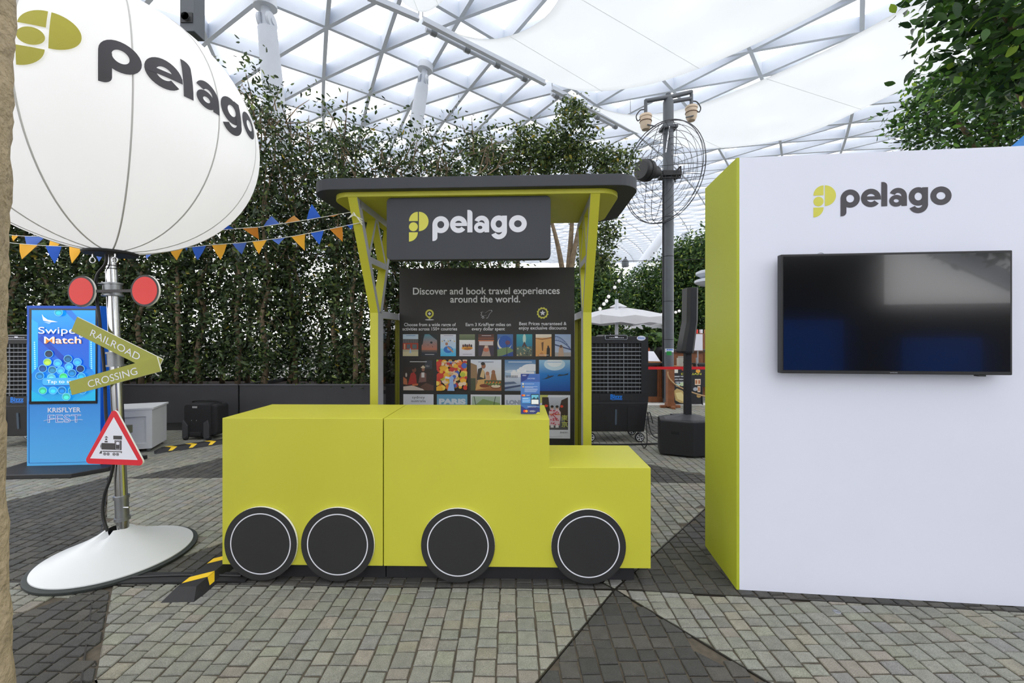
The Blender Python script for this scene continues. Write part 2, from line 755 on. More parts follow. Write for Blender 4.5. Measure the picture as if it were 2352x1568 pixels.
mb = MB()
mb.add([(-90, -40, -.008), (90, -40, -.008), (90, .9, -.008), (-90, .9, -.008)], [(0, 1, 2, 3)])
mb.add([(-90, 6.4, -.008), (.5, 6.4, -.008), (.5, 140, -.008), (-90, 140, -.008)], [(0, 1, 2, 3)])
mb.add([(.5, 9.4, -.008), (90, 9.4, -.008), (90, 140, -.008), (.5, 140, -.008)], [(0, 1, 2, 3)])
mb.add([(-90, .9, -.008), (90, .9, -.008), (90, 6.4, -.008), (-90, 6.4, -.008)], [(0, 1, 2, 3)])
mb.add([(.5, 6.4, -.008), (90, 6.4, -.008), (90, 9.4, -.008), (.5, 9.4, -.008)], [(0, 1, 2, 3)])
floor = mb.build('floor', far_paving())
floor.data.materials.append(FLOORM)
floor.data.polygons[3].material_index = 1
floor.data.polygons[4].material_index = 1
struct(floor)
tag(floor, 'cobbled plaza floor of grey and charcoal granite setts in big triangles', None)


def sett_geo(mb, s):
    p1, p2, c, dz = s
    n = len(p1)
    vs = [(a, b, -.02) for a, b in p1] + [(a, b, -.004 + dz) for a, b in p1] + [(a, b, dz) for a, b in p2]
    fs = []
    for r in (0, 1):
        for i in range(n):
            k = (i + 1) % n
            fs.append((r * n + i, r * n + k, (r + 1) * n + k, (r + 1) * n + i))
    fs.append(tuple(range(2 * n, 3 * n)))
    mb.add(vs, fs, c)


def seen(s):
    cx = sum(q[0] for q in s[0]) / len(s[0])
    cy = sum(q[1] for q in s[0]) / len(s[0])
    py = HORY + FPX * CAMH / cy
    px = 1176 + FPX * cx / cy
    if not (40 < px < 2345 and 1345 < py < 1560):
        return 0
    if py < 1400 and 60 < px < 460:
        return 0
    if px > 1690 and py < 1362 + (px - 1697) * .065:
        return 0
    return area(s[0]) / cy ** 3


setts.sort(key=seen, reverse=True)
for s in setts[:300]:
    mb = MB()
    sett_geo(mb, s)
    mb.build('paving_sett', STONE, floor)
mb = MB()
for s in setts[300:]:
    sett_geo(mb, s)
tag(mb.build('paving_setts_beyond', STONE, floor), None, None, kind='stuff')
SEAM = mat('seam_strip', rgb(60, 57, 52), 0.5, 0.6)
for a, b in ((J, (-.441, 1.0)), (J, (1.605, 1.0)), (J, (4.0, 2.02)), (J, (2.4, 4.29)), ((-4.9, 2.405), J), (J, (-1.08, 4.12)), ((-1.12, 1.0), (-4.10, 4.2))):
    a, b = Vector((*a, 0)), Vector((*b, 0))
    t = (b - a).normalized()
    nn = Vector((-t.y, t.x, 0)) * .003
    mb = MB()
    mb.add([a - nn + Vector((0, 0, -.012)), b - nn + Vector((0, 0, -.012)), b + nn + Vector((0, 0, -.012)), a + nn + Vector((0, 0, -.012)),
            a - nn, b - nn, b + nn, a + nn], [(4, 5, 6, 7), (0, 1, 5, 4), (2, 3, 7, 6)])
    mb.build('seam_strip', SEAM, floor)
# small drain cap in the paving
mb = MB()
gx, gy = G(1922, 1405)
mb.lathe([(.001, .002), (.006, .002), (.007, .0035), (.016, .0035), (.018, .001), (.018, -.01)], 20, (gx, gy, 0))
mb.build('drain_cap', STEELD, floor, True)
mb = MB()
mb.box(2.1, 8.5, 8.55, 8.85, -.008, .006)
struct(tag(mb.build('trim_1', mat('pale_kerb', rgb(196, 194, 190), 0.8, var=0.1), None), 'pale stone strip across the plaza in front of the cafe', None))

# ================================================================== SETTING: steel and glass roof
RB, OX, OY, RH = 90.0, -1.0, 20.0, 13.0
VA, VB = (1.77, 1.54), (-1.98, 3.29)


def inv(X, Y):
    dx, dy = X - OX, OY + RB - Y
    r = math.hypot(dx, dy)
    return RB * math.atan2(dx, dy), -RB * math.log(r / RB)


U0 = inv(-7.83, 17.47)


def node(i, j):
    u = U0[0] + i * VA[0] + j * VB[0]
    v = U0[1] + i * VA[1] + j * VB[1]
    r = RB * math.exp(-v / RB)
    X, Y = OX + r * math.sin(u / RB), OY + RB - r * math.cos(u / RB)
    z = CAMH + RH
    if Y < 0:
        z -= 13.6 * min(1.0, (-Y / 17.0)) ** 1.7
    return X, Y, z


def node_ok(p):
    X, Y, z = p
    if Y < -16.5 or Y > 74 or X < -34 or X > 62:
        return False
    if Y > 0:
        return abs(X) < 1.45 * Y + 9
    return abs(X) < 26


nodes = {}
for i in range(-60, 61):
    for j in range(-60, 61):
        p = node(i, j)
        if node_ok(p):
            nodes[(i, j)] = Vector(p)
ceiling = struct(tag(link('ceiling', None), 'white steel lattice roof with triangular glass panes over the plaza', None))
ceiling.empty_display_size = .2
BD, BT = .66, 0.16


def proj_size(a, b):
    """size of a roof piece in the picture; zero when outside"""
    m = (a + b) / 2
    if m.y < 4:
        return 0
    px = 1176 + FPX * m.x / m.y
    py = HORY - FPX * (m.z - CAMH) / m.y
    if not (330 < px < 2330 and -40 < py < 560):
        return 0
    return (a - b).length / m.y


beams, panes = [], []
for (i, j), a in nodes.items():
    for k in ((i + 1, j), (i, j + 1), (i - 1, j + 1)):
        if k in nodes:
            lift = Vector((0, 0, .012 * (k[0] - i + 1)))
            beams.append((proj_size(a, nodes[k]), a + lift, nodes[k] + lift))
    for tri in (((i + 1, j), (i, j + 1)), ((i, j + 1), (i - 1, j + 1))):
        if all(t in nodes for t in tri):
            q = [a, nodes[tri[0]], nodes[tri[1]]]
            panes.append((proj_size(q[0], (q[1] + q[2]) / 2), q))
beams.sort(key=lambda t: -t[0])
panes.sort(key=lambda t: -t[0])


def beam_geo(mb, a, b):
    t = (b - a).normalized()
    far = min(1.0, max(0.0, ((a.y + b.y) / 2 - 24) / 20))
    s = t.cross(Vector((0, 0, 1))).normalized() * BT / 2 * (1 - .45 * far)
    up = s.cross(t).normalized() * (BD * (1 - .72 * far))
    if up.z < 0:
        up = -up
    mb.add([a - s, b - s, b + s, a + s, a - s + up, b - s + up, b + s + up, a + s + up],
           [(0, 3, 2, 1), (4, 5, 6, 7), (0, 1, 5, 4), (1, 2, 6, 5), (2, 3, 7, 6), (3, 0, 4, 7)])


BEAMM = mat('roof_steel_paint', rgb(208, 215, 226), .5, var=.03, vscale=2)
GLASS = glass('roof_glass', (.985, .99, 1.0), 0.05)
UPV = Vector((0, 0, BD + .02))
for n_, lst, nm, big, geo, m in ((300, beams, 'steel_beam', 'steel_beams_beyond', lambda mb, t: beam_geo(mb, t[1], t[2]), BEAMM),
                                 (300, panes, 'glass_pane', 'glass_panes_beyond', lambda mb, t: mb.add([q + UPV for q in t[1]], [(0, 1, 2)]), GLASS)):
    for t in lst[:n_]:
        mb = MB()
        geo(mb, t)
        mb.build(nm, m, ceiling)
    mb = MB()
    for t in lst[n_:]:
        geo(mb, t)
    tag(mb.build(big, m, ceiling), None, None, kind='stuff')


def roofpt(px, py, h):
    k = h / (HORY - py)
    return Vector(((px - 1176) * k, FPX * k, CAMH + h))


# raking columns that carry the roof
def column(top, foot, r, label, pin=True):
    t = thing('raking_column', label, 'column', (foot.x, foot.y, 0))
    o = Vector((foot.x, foot.y, 0))
    d = top - foot
    mb = MB()
    q = [foot - o + d * k for k in (0, .1, .3, .55, .8, .93)]
    mb.tube(q, [r * .75, r * .9, r, r, r * .95, r * .85], 24)
    mb.build('shaft', PAINTG, t, True)
    if pin:
        e = top - o
        dn = d.normalized()
        side = dn.cross(Vector((0, 1, .2))).normalized()
        mb = MB()
        mb.cyl(e - dn * 1.3, e - dn * .25, r * .5, r * .4, 16)
        mb.cyl(e - dn * .25, e + dn * .05, r * 1.05, r * 1.05, 24)
        mb.build('head_plate', PAINTG, t, True)
        for s in (-1, 1):
            mb = MB()
            c = e - dn * .75
            mb.cyl(c + side * s * r * .35, c + side * s * r * .6, r * .8, r * .8, 24)
            mb.cyl(c + side * s * r * .6, c + side * s * r * .7, r * .3, r * .3, 16)
            mb.build('pin_joint', PAINTG, t, True)
    return t


column(roofpt(608, 2, 13.0), Vector((-9.0, 17.5, 0)), .4, 'raking white roof column rising behind the hedge beside the balloon')
column(roofpt(978, 150, 13.0), Vector((-6.4, 19.4, 0)), .34, 'raking white roof column leaning left above the hedge behind the kiosk')
column(P(1556, 494, 44), Vector((6.3, 40, 0)), .47, 'long raking white tube behind the cafe, crossing the dark fan pole', False)
column(P(1574, 540, 53), Vector((9.6, 47, 0)), .47, 'raking white tube behind the cafe, just right of the longer one')


# fabric shades under the roof
def sail(name, label, edgeA, edgeB, h, sag=.5):
    """cloth stretched between two curved edges given as picture points on a plane h above the eye"""
    A = [roofpt(x, y, h) for x, y in edgeA]
    B = [roofpt(x, y, h) for x, y in edgeB]

    def along(pts, s):
        k = s * (len(pts) - 1)
        i = min(int(k), len(pts) - 2)
        f = k - i
        p0 = pts[max(i - 1, 0)]
        p1, p2 = pts[i], pts[i + 1]
        p3 = pts[min(i + 2, len(pts) - 1)]
        return 0.5 * ((2 * p1) + (p2 - p0) * f + (2 * p0 - 5 * p1 + 4 * p2 - p3) * f * f + (3 * p1 - p0 - 3 * p2 + p3) * f ** 3)
    n, m = 28, 14
    mb = MB()
    vs = []
    for i in range(n + 1):
        a, b = along(A, i / n), along(B, i / n)
        for j in range(m + 1):
            p = a.lerp(b, j / m)
            p.z -= sag * 4 * (i / n) * (1 - i / n)
            vs.append(p)
    fs = [(i * (m + 1) + j, i * (m + 1) + j + 1, (i + 1) * (m + 1) + j + 1, (i + 1) * (m + 1) + j) for i in range(n) for j in range(m)]
    mb.add(vs, fs)
    t = thing(name, label, 'shade')
    o = mb.build('cloth', SAIL, t, True)
    so = o.modifiers.new('thickness', 'SOLIDIFY')
    so.thickness = .015
    for i in (9, 18):
        mb = MB()
        mb.tube([vs[i * (m + 1) + j] + Vector((0, 0, -.012)) for j in range(m + 1)], .012, 5)
        mb.build('seam', SAIL, t)
    return t


SAIL = mat('shade_cloth', (.95, .96, .955), 0.8, trans=0.85, var=0.02, vscale=.4)
s1 = sail('fabric_shade', 'upper white fabric roof shade above the kiosk with a roller on its left edge',
          [(1040, 74), (1140, 66), (1250, 8), (1330, -120), (1420, -260)],
          [(1252, 182), (1345, 190), (1500, 165), (1700, 95), (1985, -30)], 11.2)
s2 = sail('fabric_shade', 'lower white fabric roof shade behind the fan pole, reaching to the right hand tree',
          [(1325, 228), (1450, 246), (1610, 214), (1900, 92), (2290, -110)],
          [(1452, 300), (1600, 326), (1830, 292), (2120, 165), (2560, 20)], 11.2)
s3 = sail('fabric_shade', 'small white fabric roof shade at the top edge left of the big one',
          [(905, -30), (960, -60), (1010, -110)], [(925, 5), (985, 12), (1062, -50)], 11.2, .2)


def rail(p, q, h, label, roller=True):
    a, b = roofpt(*p, h), roofpt(*q, h)
    t = thing('shade_rail', label, 'rail')
    d = (b - a).normalized()
    s = d.cross(Vector((0, 0, 1))).normalized()
    mb = MB()
    for k0, k1, z0, z1 in ((-.09, .09, 0, .05), (-.02, .02, .05, .25)):
        vs = [a + s * k0 + Vector((0, 0, z0)), b + s * k0 + Vector((0, 0, z0)), b + s * k1 + Vector((0, 0, z0)), a + s * k1 + Vector((0, 0, z0))]
        vs += [v + Vector((0, 0, z1 - z0)) for v in vs]
        mb.add(vs, [(0, 3, 2, 1), (4, 5, 6, 7), (0, 1, 5, 4), (1, 2, 6, 5), (2, 3, 7, 6), (3, 0, 4, 7)])
    mb.build('track', PAINTG, t)
    if roller:
        off = s * .34 * (1 if s.y < 0 else -1) * -1 + Vector((0, 0, .1))
        mb = MB()
        mb.cyl(a + off + d * .3, b + off - d * .8, .09, .09, 12)
        mb.build('roller_tube', PAINTG, t, True)
        L = (b - a).length
        for k in range(4):
            c = a + off + d * (.5 + (L - 1.6) * k / 3)
            mb = MB()
            mb.cyl(c, c + d * .22, .13, .13, 12)
            mb.build('bracket', STEELD, t, True)
    for e in (a, b):          # hangers to the steel above
        mb = MB()
        mb.cyl(e + Vector((0, 0, .2)), e + Vector((0, 0, CAMH + RH + .5 - e.z)), .02, .02, 8)
        mb.build('hanger', STEELD, t)


rail((971, 52), (1252, 196), 11.6, 'grey shade rail with roller tube along the left edge of the upper shade')
rail((1268, 207), (1448, 302), 11.6, 'grey shade rail with roller tube along the left edge of the lower shade')
rail((845, -2), (962, 48), 11.6, 'short grey rail at the top edge above the hedge', False)
# lamp boxes hung from the roof
for px0, px1, py, Y, lab in ((426, 459, 84, 6.0, 'grey box post with a spotlight hanging beside the balloon'),):
    c = P((px0 + px1) / 2, py, Y)
    w = (px1 - px0) / FPX * Y / 2
    t = thing('hanging_light_box', lab, 'light', (c.x, c.y, c.z))
    MB().box(-w, w, -w, w, 0, CAMH + RH + .4 - c.z).build('box_post', POLEG, t, bevel=.01)
    MB().box(-w * .8, w * .8, -w - .012, -w, .12, .26).build('lamp_recess', PLASTK, t)
    mb = MB()
    mb.lathe([(.001, -.0), (.05, -.0), (.055, .03)], 20, (0, 0, 0))
    o = mb.build('lamp_lens', STEEL, t, True)
    o.rotation_euler = (PI / 2, 0, 0)
    o.location = (0, -w - .012, .19)
# ================================================================== train-shaped counter
def rot(a):
    return math.radians(a)


CTR, CTA = (-1.695, 2.42, 0), rot(-1.0)


def wheel(parent, u, r=.213, zc=.226):
    mb = MB()
    f = lambda a, b, d: (u + a, d, zc + b)
    mb.prism(circ(0, 0, r, 64), f, -.016, -.002)
    w = mb.build('wheel', WHEELK, parent)
    w.data.materials.append(EDGEW)
    for p in w.data.polygons:
        if len(p.vertices) == 4:
            p.material_index = 1
    mb = MB()
    for q in arc_strip(0, 0, r * .835, r * .835, .0065, 0, 360, 72):
        mb.add([f(a, b, -.0168) for a, b in q], [(0, 1, 2, 3)])
    mb.build('wheel_ring', WHITEP, w)


wag = thing('train_counter', 'lime green wagon half of the train counter, with two black wheels', 'counter', CTR, CTA)
MB().box(0, .944, 0, .49, .096, .952).build('body', LIME, wag, bevel=.002)
MB().box(.06, .944, .05, .44, 0, .096).build('plinth', BLACK, wag)
wheel(wag, .236)
wheel(wag, .686)
eng = thing('train_counter', 'lime green engine half of the train counter, with a lower step at its right end', 'counter', CTR, CTA)
mb = MB()
mb.prism([(.950, .096), (2.493, .096), (2.493, .674), (1.911, .674), (1.911, .952), (.950, .952)], XZ, 0, .49)
mb.build('body', LIME, eng, bevel=.002)
MB().box(.950, 2.41, .05, .44, 0, .096).build('plinth', BLACK, eng)
wheel(eng, 1.384)
wheel(eng, 2.134)

# leaflet stand on the counter
ls = thing('leaflet_stand', 'small upright blue leaflet card standing on the green counter', 'leaflet', (P(1218, 950, 2.535).x, 2.535, .953), rot(-2))
lw, lh = .117, .245
MB().box(-lw / 2, lw / 2, -.002, .002, .002, lh).build('card', mat('card_blue', rgb(58, 92, 160), .35), ls)
MB().box(-lw / 2, lw / 2, 0, .05, 0, .003).build('foot', mat('clear_foot', rgb(190, 200, 215), .2), ls)
pc = Pic()
pc.rect(0, 0, 1, 1, (40, 66, 140), (62, 100, 170)).rect(0, .12, 1, .8, (52, 104, 180), (84, 130, 196))
pc.poly([(0, .78), (0, 1), (.45, 1), (.3, .86)], (38, 58, 128)).poly([(0, 0), (0, .2), (.3, .12), (.6, .2), (1, .14), (1, 0)], (46, 56, 128))
pc.poly([(.78, 0), (1, 0), (1, .04), (.9, .05)], (206, 200, 60))
pc.text('KRIS+', .2, .945, .045, (240, 240, 250), width=.2)
pc.text('EXCITED', .55, .87, .04, (214, 224, 244), width=.38)
for k, (a, b, y) in enumerate(((.2, .7, .745), (.2, .88, .675), (.2, .66, .655), (.2, .88, .62), (.2, .88, .6), (.2, .86, .575), (.2, .8, .55))):
    pc.rect(a, y, b, y + .009, (190, 208, 236))
pc.ell(.12, .75, .05, .025, (216, 214, 190)).ell(.13, .68, .045, .022, (216, 170, 90))
pc.ell(.1, .465, .06, .026, (222, 70, 50)).ell(.18, .465, .06, .026, (240, 160, 60)).rect(.3, .46, .46, .47, (220, 226, 240))
pc.rect(.07, .27, .52, .42, (92, 160, 226)).rect(.1, .385, .4, .395, (235, 240, 250)).rect(.1, .34, .48, .347, (205, 225, 245)).rect(.1, .31, .44, .317, (205, 225, 245))
pc.rect(.54, .24, .95, .5, (34, 40, 56)).rect(.56, .25, .93, .36, (235, 238, 242)).rect(.56, .37, .93, .48, (110, 190, 216)).poly([(.56, .37), (.7, .43), (.8, .38), (.9, .44), (.93, .37)], (50, 80, 96))
pc.rect(.35, .19, .95, .197, (190, 200, 230)).rect(.35, .17, .8, .177, (190, 200, 230))
pc.ell(.2, .075, .07, .033, (220, 60, 44)).ell(.3, .075, .07, .033, (242, 158, 52)).rect(.405, .04, .41, .11, (220, 224, 240)).text('KRIS+', .62, .055, .055, (236, 238, 248), width=.28)
pc.build('print', lambda u, w, d: (u - lw / 2, -.002 - d, .002 + w), lw, lh, PRINT, ls)
mb = MB()
mb.prism(circ(.046, .062, .013, 24), XZ, -.008, -.005)
mb.build('round_badge', mat('badge_navy', rgb(44, 60, 120), .4), ls)
lettering('KRIS+', .007, lambda u, w: (.046 + u, -.0082, .06 + w), WHITEP, ls)

# ================================================================== kiosk canopy behind the counter
KO, KA = (-1.085, 3.35, 0), rot(-2.5)
kio = thing('kiosk_frame', 'lime green kiosk frame with tree-shaped side trusses and black rounded roof', 'kiosk', KO, KA)
KW, TH = 1.65, .066


def side_member(name, poly, x0, x1, inner):
    """flat board of the side truss, outline in depth/height; edges lime, inner face silver"""
    mb = MB()
    mb.prism(ccw(poly), lambda a, b, d: (d, a, b), x0, x1)
    o = mb.build(name, LIME, kio)
    o.data.materials.append(SILVER)
    xi = x1 if inner > 0 else x0
    for p in o.data.polygons:
        if all(abs(o.data.vertices[i].co.x - xi) < 1e-4 for i in p.vertices):
            p.material_index = 1
    return o


def strut(a, b, w):
    d = Vector((b[0] - a[0], b[1] - a[1])).normalized()
    n = Vector((-d.y, d.x)) * w / 2
    return [(a[0] + n.x, a[1] + n.y), (a[0] - n.x, a[1] - n.y), (b[0] - n.x, b[1] - n.y), (b[0] + n.x, b[1] + n.y)]


for x0, x1, s in ((-TH, 0, 1), (KW, KW + TH, -1)):
    side_member('front_post', [(0, 0), (.12, 0), (.12, 1.58), (.075, 1.64), (0, 1.62)], x0, x1, s)
    side_member('front_arm', [(0, 1.62), (.05, 1.62), (-.345, 2.42), (-.41, 2.42)], x0, x1, s)
    side_member('rear_arm', [(.045, 1.62), (.1, 1.62), (.395, 2.42), (.335, 2.42)], x0, x1, s)
    side_member('top_chord', [(-.36, 2.365), (.36, 2.365), (.36, 2.42), (-.36, 2.42)], x0, x1, s)
    side_member('cross_strut', [(-.18, 1.995), (.19, 1.995), (.21, 2.045), (-.2, 2.045)], x0 + .001, x1 - .001, s)
    side_member('brace', strut((-.185, 2.03), (-.02, 2.39), .032), x0 + .002, x1 - .002, s)
    side_member('brace', strut((-.02, 2.39), (.195, 2.03), .032), x0 + .003, x1 - .003, s)
    side_member('side_beam', [(.1, 1.58), (.70, 1.58), (.70, 1.64), (.1, 1.64)], x0, x1, s)
    side_member('rear_post', [(.62, 0), (.70, 0), (.70, 1.58), (.62, 1.58)], x0, x1, s)
    MB().box((x0 + x1) / 2 - .003, (x0 + x1) / 2 + .003, .12, .62, .05, 1.58).build('side_pane', glass('side_acrylic', (.5, .5, .5), .1, .03), kio)
mb = MB()
mb.prism(rrect(-.20, 1.86, -.415, .34, .14, 8), XY, 2.42, 2.455)
mb.build('soffit', LIME, kio, bevel=.003)
mb = MB()
mb.prism(rrect(-.335, 1.99, -.465, .44, .17, 8), XY, 2.455, 2.535)
mb.build('roof', CHAR, kio, bevel=.004)
mb = MB()
for k in range(3):      # cord ends of the bunting knotted on the post
    mb.tube([(-TH - .02, -.36, 2.28), (-TH + .03, -.38, 2.30 + .01 * k), (.01, -.34, 2.28 - .02 * k), (-.03, -.30, 2.27)], .003, 6)
mb.build('knotted_cord', EDGEW, kio)

# hanging name board
hs = thing('hanging_sign', 'charcoal rounded name board hanging under the kiosk roof', 'sign', KO, KA)
mb = MB()
mb.prism(rrect(.205, 1.375, 1.975, 2.419, .035, 6), XZ, -.385, -.315)
mb.build('board', CHAR, hs, bevel=.003)
logo(lambda u, w, d: (.787 + u, -.3868 - d, 2.163 + w), WHITEP, LOGOY, hs, .001068, .00106)

# ------------------------------------------------------------------ printed backdrop
BX0, BX1, BV, BZ1 = .045 - .03, KW - .015, .50, 2.06
bk = thing('backdrop_panel', 'black printed travel backdrop between the kiosk posts, with rows of photos', 'backdrop', KO, KA)
BKM = mat('backdrop_black', rgb(45, 43, 44), .5, var=.05, vscale=4)
MB().box(BX0, BX1, BV, BV + .03, .0, BZ1).build('panel', BKM, bk)
BW = BX1 - BX0
KPX = BW / 408.0       # metres per photograph pixel across the panel


def bp(u, w, d=0.0):
    return (BX0 + u, BV - .001 - d, w)


def bpix(px, py):      # place on the panel from the photograph's layout
    return (px - 920) * KPX, BZ1 - (py - 617) * KPX * 1.0


def btext(s, px, py, h, wpx, bold=.012, m=WHITEP):
    u, w = bpix(px, py)
    size = h * KPX * 1.42
    return lettering(s, size, lambda a, b: bp(u + a, w + b, .0006), m, bk, bold * size * 1.3, width=wpx * KPX)


btext('Discover and book travel experiences', 1123, 678, 16, 342, .011)
btext('around the world.', 1122, 697, 16, 163, .011)
btext('Choose from a wide range of', 992, 752, 7.6, 122, .008)
btext('activities across 150+ countries', 992, 762, 7.6, 129, .008)
btext('Earn 3 KrisFlyer miles on', 1129, 752, 7.6, 105, .008)
btext('every dollar spent', 1129, 762, 7.6, 77, .008)
btext('Best Prices guaranteed &', 1255, 750, 7.6, 109, .008)
btext('enjoy exclusive discounts', 1255, 760, 7.6, 110, .008)
# icons: map pin, aeroplane, rosette


def icon(polys, m, name, lift=.0008):
    mb = MB()
    for q in polys:
        mb.add([bp(*bpix(x, y), lift) for x, y in q], [tuple(range(len(q)))])
    mb.build(name, m, bk)


pin = [(991.5 + 10 * math.cos(math.radians(a)), 723 - 10 * math.sin(math.radians(a))) for a in range(-35, 216, 12)] + [(991.5, 736)]
icon([pin], LOGOY, 'pin_icon')
icon([circ(991.5, 723, 6.2, 20)], BKM, 'pin_icon_ring', .0011)
icon([[(991.5, 719), (995.5, 723), (991.5, 727), (987.5, 723)], circ(991.5, 737.2, 10.5, 16, 1.2)], WHITEP, 'pin_icon_mark', .0014)
pl = [(1111.5, 720), (1117, 719), (1122, 721.5), (1131, 715.5), (1137, 715), (1138.5, 717.5), (1133, 723), (1128, 733), (1124.5, 734.5), (1124.5, 727), (1116, 729), (1111, 726), (1114, 724.5)]
icon([[pl[i], pl[(i + 1) % len(pl)], (pl[(i + 1) % len(pl)][0] * .93 + 1125 * .07, pl[(i + 1) % len(pl)][1] * .93 + 723.5 * .07), (pl[i][0] * .93 + 1125 * .07, pl[i][1] * .93 + 723.5 * .07)] for i in range(len(pl))]
     + [[(1113, 731), (1119, 728.8), (1119, 729.8), (1113, 732)], [(1115, 733.6), (1120, 731.8), (1120, 732.8), (1115, 734.6)]], WHITEP, 'aeroplane_icon')
ros = [(1255 + (14 if k % 2 else 12) * math.cos(PI * k / 12), 722 + (14 if k % 2 else 12) * math.sin(PI * k / 12)) for k in range(24)]
icon([ros], LOGOY, 'rosette_icon')
icon([circ(1255, 722, 9.3, 24)], BKM, 'rosette_icon_ring', .0011)
star = [(1255 + (7 if k % 2 == 0 else 3) * math.sin(PI * k / 5), 722 - (7 if k % 2 == 0 else 3) * math.cos(PI * k / 5)) for k in range(10)]
icon([star], WHITEP, 'rosette_star', .0014)


def photo(px0, px1, py0, py1, pic, label):
    u0, w1 = bpix(px0, py0)
    u1, w0 = bpix(px1, py1)
    o = pic.build('photo_print', lambda u, w, d: bp(u0 + u, w0 + w, d + .0006), u1 - u0, w1 - w0, PRINT, bk, .0002)
    part(o, label)


def seeded(k):
    return random.Random(k)


def cap(p, y, c=(235, 235, 240), x0=.22, x1=.82):
    p.rect(x0, y, x1, y + .018, c)
    return p


# small row
r9 = []
p = Pic().rect(0, 0, 1, 1, (196, 214, 236)).rect(0, .3, 1, .62, (178, 70, 52)).poly([(0, .6), (1, .6), (1, .78), (0, .78)], (92, 88, 92))
for k in range(9):
    p.rect(.02 + k * .11, .61, .06 + k * .11, .77, (124, 122, 126))
p.rect(.25, .34, .48, .54, (98, 110, 116)).rect(.62, .34, .9, .54, (98, 110, 116)).rect(.08, .32, .16, .56, (222, 178, 140)).rect(0, 0, 1, .2, (206, 196, 160)).rect(0, .2, 1, .3, (184, 176, 150)).poly([(.42, .14), (.56, .14), (.51, .36), (.47, .36)], (170, 196, 232))
r9.append((cap(p, .93, (90, 130, 190)), 'picture of a red walled palace with a grey tiled roof'))
p = Pic().rect(0, .28, 1, 1, (186, 110, 84), (78, 140, 160)).rect(0, .16, 1, .28, (54, 60, 70), (120, 92, 84)).rect(0, 0, 1, .16, (38, 42, 56))
p.poly([(.0, 1), (.0, .5), (.07, .55), (.12, .8), (.2, 1)], (30, 40, 44)).poly([(.5, 1), (1, .72), (1, 1)], (30, 42, 46)).ell(.63, .62, .08, .05, (36, 40, 50)).ell(.42, .51, .025, .018, (40, 40, 50)).ell(.71, .43, .025, .02, (40, 40, 50))
r9.append((cap(p, .07), 'picture of a parachute over the sea at dusk'))
p = Pic().rect(0, 0, 1, .35, (60, 176, 226), (120, 196, 236)).rect(0, .35, 1, 1, (176, 208, 238), (220, 220, 236)).ell(.5, .3, .3, .16, (36, 112, 200)).ell(.58, .33, .16, .08, (110, 180, 236)).ell(.4, .56, .09, .07, (176, 122, 96)).poly([(.4, .46), (.6, .4), (.85, .2), (.8, .16), (.5, .34)], (190, 138, 110))
for k in range(7):
    p.ell(.12 + .13 * k, .68 + .03 * (k % 3), .04, .03, [(216, 180, 90), (90, 100, 140), (240, 240, 240)][k % 3])
r9.append((cap(p, .93, (140, 140, 170)), 'picture of a child in a blue water tube'))
p = Pic().rect(0, 0, 1, .76, (214, 210, 226), (236, 236, 240)).rect(0, .74, 1, 1, (92, 104, 76), (124, 134, 104)).ell(.5, .37, .36, .09, (226, 160, 50)).ell(.55, .34, .26, .05, (180, 110, 40))
for k in range(5):
    p.ell(.25 + .13 * k, .47 + .02 * (k % 2), .06, .07, [(110, 60, 50), (60, 50, 60), (90, 60, 50)][k % 3])
r9.append((cap(p, .08, (120, 120, 140)), 'picture of a yellow river raft in white water'))
p = Pic().rect(0, 0, 1, 1, (70, 60, 66), (96, 56, 46)).rect(0, .68, 1, .74, (190, 110, 70)).rect(0, .8, 1, .84, (150, 84, 56)).rect(.05, .5, .95, .68, (206, 196, 200)).poly([(.2, 0), (.8, 0), (.62, .5), (.42, .5)], (176, 150, 140)).ell(.5, .3, .18, .1, (196, 110, 84)).ell(.5, .42, .1, .05, (220, 190, 170)).poly([(0, .1), (.2, 0), (.3, .4), (0, .5)], (64, 54, 74)).poly([(1, .1), (.8, 0), (.7, .4), (1, .5)], (64, 54, 74))
r9.append((cap(p, .93), 'picture of a covered market aisle'))
p = Pic().rect(0, 0, 1, 1, (36, 66, 140), (76, 116, 176)).ell(.45, .58, .45, .32, (220, 220, 216), 28).ell(.5, .64, .42, .3, (40, 90, 176), 28).poly([(0, 0), (0, .3), (.3, .38), (.7, .42), (1, .3), (1, .22), (.3, .02)], (116, 140, 96)).ell(.66, .62, .16, .1, (110, 72, 96)).poly([(.58, 0), (.63, 0), (.6, .9)], (40, 44, 60))
r9.append((p, 'picture of a blue bay from the air'))
p = Pic().rect(0, .4, 1, 1, (34, 122, 160), (60, 160, 176)).rect(0, 0, 1, .45, (98, 100, 84), (84, 122, 118)).ell(.5, .8, .1, .22, (196, 220, 210)).poly([(.35, .45), (.5, .68), (.66, .45), (.58, .4), (.5, .5), (.42, .4)], (84, 62, 60))
q = seeded(3)
for k in range(26):
    p.ell(q.random(), q.uniform(.05, .42), .05, .03, q.choice([(176, 160, 110), (70, 84, 80), (120, 110, 80), (196, 180, 140), (60, 70, 60)]), 8)
r9.append((p, 'picture of a diver over a coral reef'))
p = Pic().rect(0, 0, 1, .85, (214, 156, 88), (222, 170, 104)).rect(0, .84, 1, 1, (230, 216, 196), (236, 226, 214)).poly([(0, .84), (.4, .8), (1, .88), (1, .82), (.4, .74), (0, .8)], (166, 110, 60)).poly([(.1, 0), (.6, 0), (.4, .2), (.3, .15)], (190, 130, 76)).poly([(.36, .62), (.5, .66), (.47, .25), (.4, .25)], (110, 76, 48)).poly([(.68, 0), (.9, 0), (.9, .35), (.8, .48), (.7, .35)], (40, 34, 34)).ell(.79, .45, .05, .04, (56, 40, 36))
r9.append((cap(p, .05), 'picture of a camel and rider in orange dunes'))
